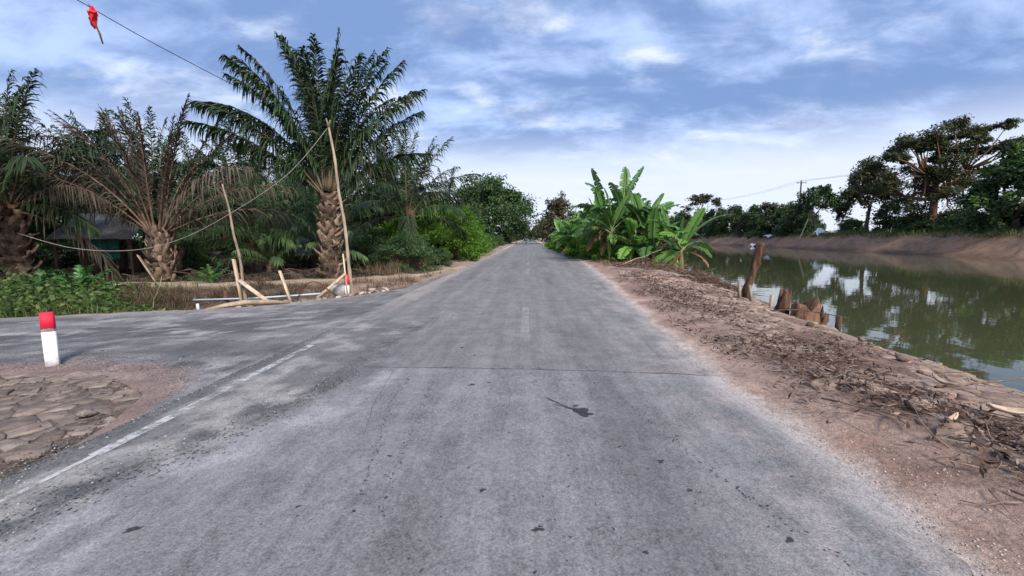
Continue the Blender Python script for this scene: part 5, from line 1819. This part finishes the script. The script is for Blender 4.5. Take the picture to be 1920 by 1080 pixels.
# ------------------------------------------------------------------ sheds in the grove
def shed(name, label, x, y, rz, w, d, h0, h1, roofm, tarp=False):
    root = thing(name, label, 'shed', (x, y, land1(x, y)), rz)
    for sx in (-1, 1):
        for sy in (-1, 1):
            hh = h1 if sy > 0 else h0
            G().add(*board((sx * w * .45, sy * d * .42, -.3), (sx * w * .45, sy * d * .42, hh), .09, .09)).build('post', M['dark_wood_and_silhouette'], root)
    nn = 7
    for q in range(nn):                      # separate corrugated sheets
        x0, x1 = -w / 2 + w * q / nn, -w / 2 + w * (q + 1.06) / nn
        xs = np.linspace(x0, x1, 17)
        zz = .018 * np.sin(np.arange(17) * math.pi / 2)
        lo = np.stack([xs, 0 * xs - d * .56, h0 - .1 + zz + .006 * (q % 2)], 1)
        hi = np.stack([xs, 0 * xs + d * .56, h1 + .1 + zz + .006 * (q % 2)], 1)
        V = np.concatenate([lo, hi, lo - [0, 0, .01], hi - [0, 0, .01]])
        j = np.arange(16)
        F = np.concatenate([np.stack([j, j + 1, j + 18, j + 17], 1), np.stack([j + 34, j + 51, j + 52, j + 35], 1), np.stack([j, j + 34, j + 35, j + 1], 1)])
        G().add(V, F).build('roof_sheet', roofm, root, smooth=True)
    nb = 6
    for q in range(nb):
        G().add(*box((-w * .42 + w * .84 * q / (nb - 1), d * .40, h0 * .45), (w * .84 / nb * .93, .03, h0 * .9))).build('wall_board', M['dark_wood_and_silhouette'], root)
    if tarp:
        k = 12
        u = np.linspace(0, 1, k)
        A_, B_ = np.meshgrid(u, u, indexing='ij')
        V = np.stack([w * (.0 + .32 * A_), -d * .45 + .06 * np.sin(A_ * 17), h0 * (.45 + .5 * B_)], -1).reshape(-1, 3)
        i_, j_ = np.meshgrid(np.arange(k - 1), np.arange(k - 1), indexing='ij')
        p = (i_ * k + j_).ravel()
        o = G().add(V, np.stack([p, p + k, p + k + 1, p + 1], 1)).build('tarp', M['tarp'], root, smooth=True)
        o.modifiers.new("thickness", 'SOLIDIFY').thickness = .01
    return root


shed('open_shed', 'open shed with weathered sheet roof and green tarp under the palms', -18.0, 17.6, .45, 2.6, 2.4, 1.7, 2.6, M['roof'], True)
shed('small_hut', 'tiny hut with steep blue grey sheet roof left of the tall palm trunk', -11.0, 21.9, .35, 1.8, 1.6, .8, 1.8, M['roof_blue'])

# ------------------------------------------------------------------ ditch vegetation and grove floor litter


def blades(x, y, h, w, seed, lean=.35):
    r = np.random.default_rng(seed)
    n = len(x)
    B = on_land(x, y, -.02)
    a = r.uniform(0, 6.28, n)
    d = np.stack([np.cos(a), np.sin(a), 0 * a], 1)
    S = np.stack([-np.sin(a), np.cos(a), 0 * a], 1) * (w * .5)
    hh = h * r.uniform(.5, 1.3, n)
    ln = (lean * r.uniform(.2, 1.6, n) * hh)[:, None]
    up = np.array([0, 0, 1.0])
    m_ = B + d * ln * .35 + up * (hh * .6)[:, None]
    t = B + d * ln + up * (hh * .95)[:, None]
    V = np.stack([B - S, B + S, m_ + S * .8, m_ - S * .8, t], 1).reshape(-1, 3)
    o = 5 * np.arange(n)[:, None]
    return V, [o + np.array([[0, 1, 2, 3]]), o + np.array([[3, 2, 4]])]


# green ground cover left
n = 30000
x_ = rng.uniform(-26, -7.6, n)
y_ = yf(x_) + 0.15 + rng.beta(1.2, 1.5, n) * np.maximum(track_y(x_) - yf(x_) - .7, .3)
den = sstep(-0.86, -1.0, x_ / np.maximum(y_, 1)) * (0.35 + fbm(x_ * .8, y_ * .8, 3, 12))
sel = rng.uniform(0, 1, n) < den
x_, y_ = x_[sel], y_[sel]
hmax = .15 + .5 * sstep(-.95, -1.1, x_ / np.maximum(y_, 1)) * (.4 + fbm(x_ * 1.1, y_ * 1.1, 3, 14))
P = np.stack([x_, y_, np.maximum(land(x_, y_), -.25) + rng.uniform(0, 1, len(x_)) * hmax], 1)
gg = G().add(*leaves(P, np.full(len(P), .11), 15, .62, .1, .5))
tag(gg.build('ground_cover', M['ground_leaf']), 'thick green creeper and weeds on the ditch bank at the left', 'ground cover', kind='stuff')
n = 9000
x_ = rng.uniform(-26, -9.0, n)
y_ = yf(x_) + rng.beta(1.1, 1.3, n) * np.maximum(track_y(x_) - yf(x_) - .4, .3)
sel = x_ / np.maximum(y_, 1) < -.9 + .1 * rng.normal(size=n)
x_, y_ = x_[sel], y_[sel]
tag(G().add(*blades(x_, y_, .34, .014, 16)).build('green_grass', M['grass']), 'green and straw coloured grass along the ditch', 'grass', kind='stuff')
# dry grass in the ditch and on the shoulder
n = 24000
x_ = rng.uniform(-11.5, -3.9, n)
dd_ = np.maximum(track_y(x_) - yf(x_), .6)
y_ = yf(x_) + .08 * dd_ + rng.beta(1.4, 1.5, n) * dd_ * .74
tuft = fbm(x_ * 1.6, y_ * 1.6, 3, 91)
sel = (rng.uniform(0, 1, n) < (.25 + .75 * sstep(-5.2, -7.0, x_))) & (tuft > rng.uniform(.36, .66, n))
x_, y_, tuft = x_[sel], y_[sel], tuft[sel]
gg = G().add(*blades(x_, y_, .08 + .9 * np.clip(tuft - .42, 0, 1), .011, 17, 1.3))
gr_ = rng.uniform(0, 1, len(x_)) < .25
P = on_land(x_[gr_], y_[gr_], .04)
gg.add(*leaves(P, rng.uniform(.08, .3, len(P)), 92, .12, 0, .7))
tag(gg.build('dry_grass', M['dry_grass']), 'tangled dry brown grass and roots on the ditch slope', 'dry grass', kind='stuff')
# dry stems in front of the shrubs
n = 5200
y_ = rng.uniform(17.5, 60, n)
x_ = -5.6 - np.abs(rng.normal(size=n)) * 1.0 + .4 * (fbm(y_, y_ * 0, 2, 5) - .5)
tag(G().add(*blades(x_, y_, .6, .018, 18, .5)).build('dry_stems', M['dry_grass']), 'dry weed stems along the left road shoulder', 'dry stems', kind='stuff')
n = 3000
y_ = rng.uniform(22, 75, n)
x_ = xe(y_) + .7 + np.abs(rng.normal(size=n)) * .6
tag(G().add(*blades(x_, y_, .28, .016, 19, .7)).build('verge_grass', M['dry_grass']), 'dry grass under the bananas along the right verge', 'dry grass', kind='stuff')
# far bank grass
n = 9000
y_ = rng.uniform(30, 150, n)
x_ = xf(y_) + 3.2 + np.abs(rng.normal(size=n)) * 2.0
tag(G().add(*blades(x_, y_, .6, .06, 20, .5)).build('far_bank_grass', M['grass']), 'rough grass along the crest of the far bank', 'grass', kind='stuff')
# fallen fronds and leaves on the grove floor
n = 9000
x_ = rng.uniform(-30, -5.8, n)
y_ = track_y(x_) + 1.9 + np.abs(rng.normal(size=n)) * 4
P = on_land(x_, y_, .05)
tag(G().add(*leaves(P, np.full(n, .38), 22, .12, 0, .85)).build('grove_litter', M['palm_dead']), 'dead palm leaflets carpeting the grove floor', 'leaf litter', kind='stuff')
for q in range(26):
    x = float(rng.uniform(-15, -5.8))
    y = float(track_y(x)) + 2.0 + float(abs(rng.normal())) * 1.6
    o = obj('fallen_frond', LIB['dead'][1][0], None, (x, y, land1(x, y) + .32), (0, .28, rng.uniform(-.5, .5) + math.pi * (q % 2)), .42)
    tag(o, 'dead palm frond lying on the dark grove floor', 'palm frond', 'fallen fronds in the grove')

# ------------------------------------------------------------------ far bank details


def crumple(seed, sx, sy, sz):
    r = np.random.default_rng(seed)
    k = 12
    u = np.linspace(-1, 1, k)
    A_, B_ = np.meshgrid(u, u, indexing='ij')
    z = sz * (np.clip(1 - (A_ ** 2 + B_ ** 2) * .6, 0, 1) ** .6 * (.55 + .8 * fbm(A_ * 2.3 + seed, B_ * 2.3, 3, seed)))
    e = 1 + .25 * (fbm(A_ * 1.5, B_ * 1.5 + seed, 2, seed + 3) - .5)
    V = np.stack([A_ * sx * e, B_ * sy * e, z - .03], -1).reshape(-1, 3)
    i_, j_ = np.meshgrid(np.arange(k - 1), np.arange(k - 1), indexing='ij')
    p = (i_ * k + j_).ravel()
    return G().add(V, np.stack([p, p + k, p + k + 1, p + 1], 1))


for q, (x, y, sx, sy, sz, lab) in enumerate([(55.2, 101.0, .8, 1.5, .7, 'crumpled white plastic sheeting on the far bank crest left of the slanted pole'),
                                             (52.2, 101.5, .7, 1.1, .7, 'white plastic bundle at the far waterline'),
                                             (55.0, 83.5, .8, .9, 1.5, 'bulky white sack on the far bank right of the slanted pole')]):
    o = crumple(q + 3, sx, sy, sz).build('plastic_sheet' if q < 2 else 'white_sack', M['plastic'])
    o.location = (x, y, max(land1(x, y), -.5))
    tag(o, lab, 'plastic' if q < 2 else 'sack', 'white rubbish on the far bank')
pole('slanted_pole', 'grey pole leaning on the far bank above the waterline', [(54.2, 88.0, land1(54.2, 88.0) - .4), (54.6, 87.8, 2.6), (55.3, 87.5, 5.2)], (.16, .1), M['wood_pale'], False)

UT = []
for q, (x, y) in enumerate([(58, 43), (58, 95), (58, 147), (58, 200)]):
    z = land1(x, y)
    root = thing('utility_pole', 'utility pole coloured as a dark silhouette with cross arm standing behind the far bank trees', 'utility pole', (x, y, z), 0, 'utility poles on the far bank')
    top = 13.6 - z
    G().add(*box((0, 0, top / 2 - .3), (.24, .24, top + .6), None, .03)).build('shaft', M['dark_wood_and_silhouette'], root)  # concrete pole: its dark silhouette is put into the colour, cross arm likewise
    G().add(*box((0, -.16, top - .5), (2.0, .1, .12))).build('cross_arm', M['dark_wood_and_silhouette'], root)
    for sx in (-.9, 0, .9):
        G().add(*tube([(sx, -.16, top - .45), (sx, -.16, top - .32), (sx, -.16, top - .2)], [.06, .08, .03], 8)).build('insulator', M['plastic'], root)
    UT.append((x, y, z + top - .2))
for sx in (-.9, 0, .9):
    pts = []
    for q in range(len(UT) - 1):
        a_, b_ = np.array(UT[q]), np.array(UT[q + 1])
        for t in (0, .25, .5, .75):
            p = a_ + (b_ - a_) * t
            p[2] -= 3.2 * t * (1 - t)
            pts.append(p + np.array([sx, -.16, 0]))
    pts.append(np.array(UT[-1]) + np.array([sx, -.16, 0]))
    cable('power_line', 'thin power line strung between the utility poles over the far bank', pts, .014, M['wire'], 'power line', 'power lines of the far bank')

# ------------------------------------------------------------------ motorcyclist far down the road
mc = thing('motorcycle', 'dark motorcycle far down the road carrying a rider', 'motorcycle', (0.9, 175, .02))
for yy in (-.6, .6):
    a = np.arange(17) * 2 * math.pi / 16
    w_ = G().add(*tube(np.stack([0 * a, yy + .26 * np.cos(a), .3 + .26 * np.sin(a)], 1), .05, 6, False)).build('wheel', M['rubber'], mc)
    G().add(*tube([(-.05, yy, .3), (.05, yy, .3)], .06, 8)).build('hub', M['concrete'], w_)
G().add(*tube([(0, -.85, .78), (0, -.4, .78), (0, 0, .68), (0, .3, .82), (0, .45, .98)], [.08, .16, .14, .14, .06], 9)).build('body', M['bike'], mc)
G().add(*tube([(-.34, .4, 1.05), (0, .46, 1.02), (.34, .4, 1.05)], .025, 6)).build('handlebar', M['bike'], mc)
G().add(*tube([(0, .6, .3), (0, .46, 1.0)], .035, 6)).build('front_fork', M['concrete'], mc)
G().add(*tube([(0, -.9, .72), (0, -.95, .74)], .06, 8)).build('tail_light', M['red_paint'], mc)


def rider():
    J = [(0, -.25, .86), (0, -.2, 1.15), (0, -.12, 1.38), (0, -.1, 1.5), (0, -.06, 1.62),
         (-.19, -.12, 1.36), (-.27, .08, 1.18), (-.3, .36, 1.08), (.19, -.12, 1.36), (.27, .08, 1.18), (.3, .36, 1.08),
         (-.13, -.2, .84), (-.2, .16, .78), (-.17, .02, .38), (-.17, .14, .33), (.13, -.2, .84), (.2, .16, .78), (.17, .02, .38), (.17, .14, .33)]
    Ed = [(0, 1), (1, 2), (2, 3), (3, 4), (2, 5), (5, 6), (6, 7), (2, 8), (8, 9), (9, 10), (0, 11), (11, 12), (12, 13), (13, 14), (0, 15), (15, 16), (16, 17), (17, 18)]
    Rd = [.15, .16, .16, .06, .08, .08, .055, .04, .08, .055, .04, .11, .08, .055, .045, .11, .08, .055, .045]
    me = bpy.data.meshes.new('person')
    me.from_pydata(J, Ed, [])
    o = bpy.data.objects.new('person', me)
    COL.objects.link(o)
    o.modifiers.new('skin', 'SKIN')
    o.modifiers.new('sub', 'SUBSURF').levels = 1
    for v, rr in zip(me.skin_vertices[0].data if me.skin_vertices else [], Rd):
        v.radius = (rr, rr)
    return o


po = None
try:
    o_ = bpy.data.meshes.new('tmp')
    po = rider()
    if not po.data.skin_vertices:
        bpy.context.view_layer.objects.active = po
        bpy.ops.mesh.customdata_skin_add()
        Rd = [.15, .16, .16, .06, .08, .08, .055, .04, .08, .055, .04, .11, .08, .055, .045, .11, .08, .055, .045]
        for v, rr in zip(po.data.skin_vertices[0].data, Rd):
            v.radius = (rr, rr)
        po.data.skin_vertices[0].data[0].use_root = True
except Exception as ex:
    print('rider', ex)
po.data.materials.append(M['jacket'])
po.location = (0.9, 175, .02)
tag(po, 'person in dark jacket riding the motorcycle far down the road', 'person')
V, F = tube([(0, -.06, 1.54), (0, -.055, 1.6), (0, -.05, 1.7), (0, -.05, 1.78), (0, -.05, 1.8)], [.08, .125, .14, .09, .02], 10)
G().add(V, F).build('helmet', M['bike'], po, smooth=True)
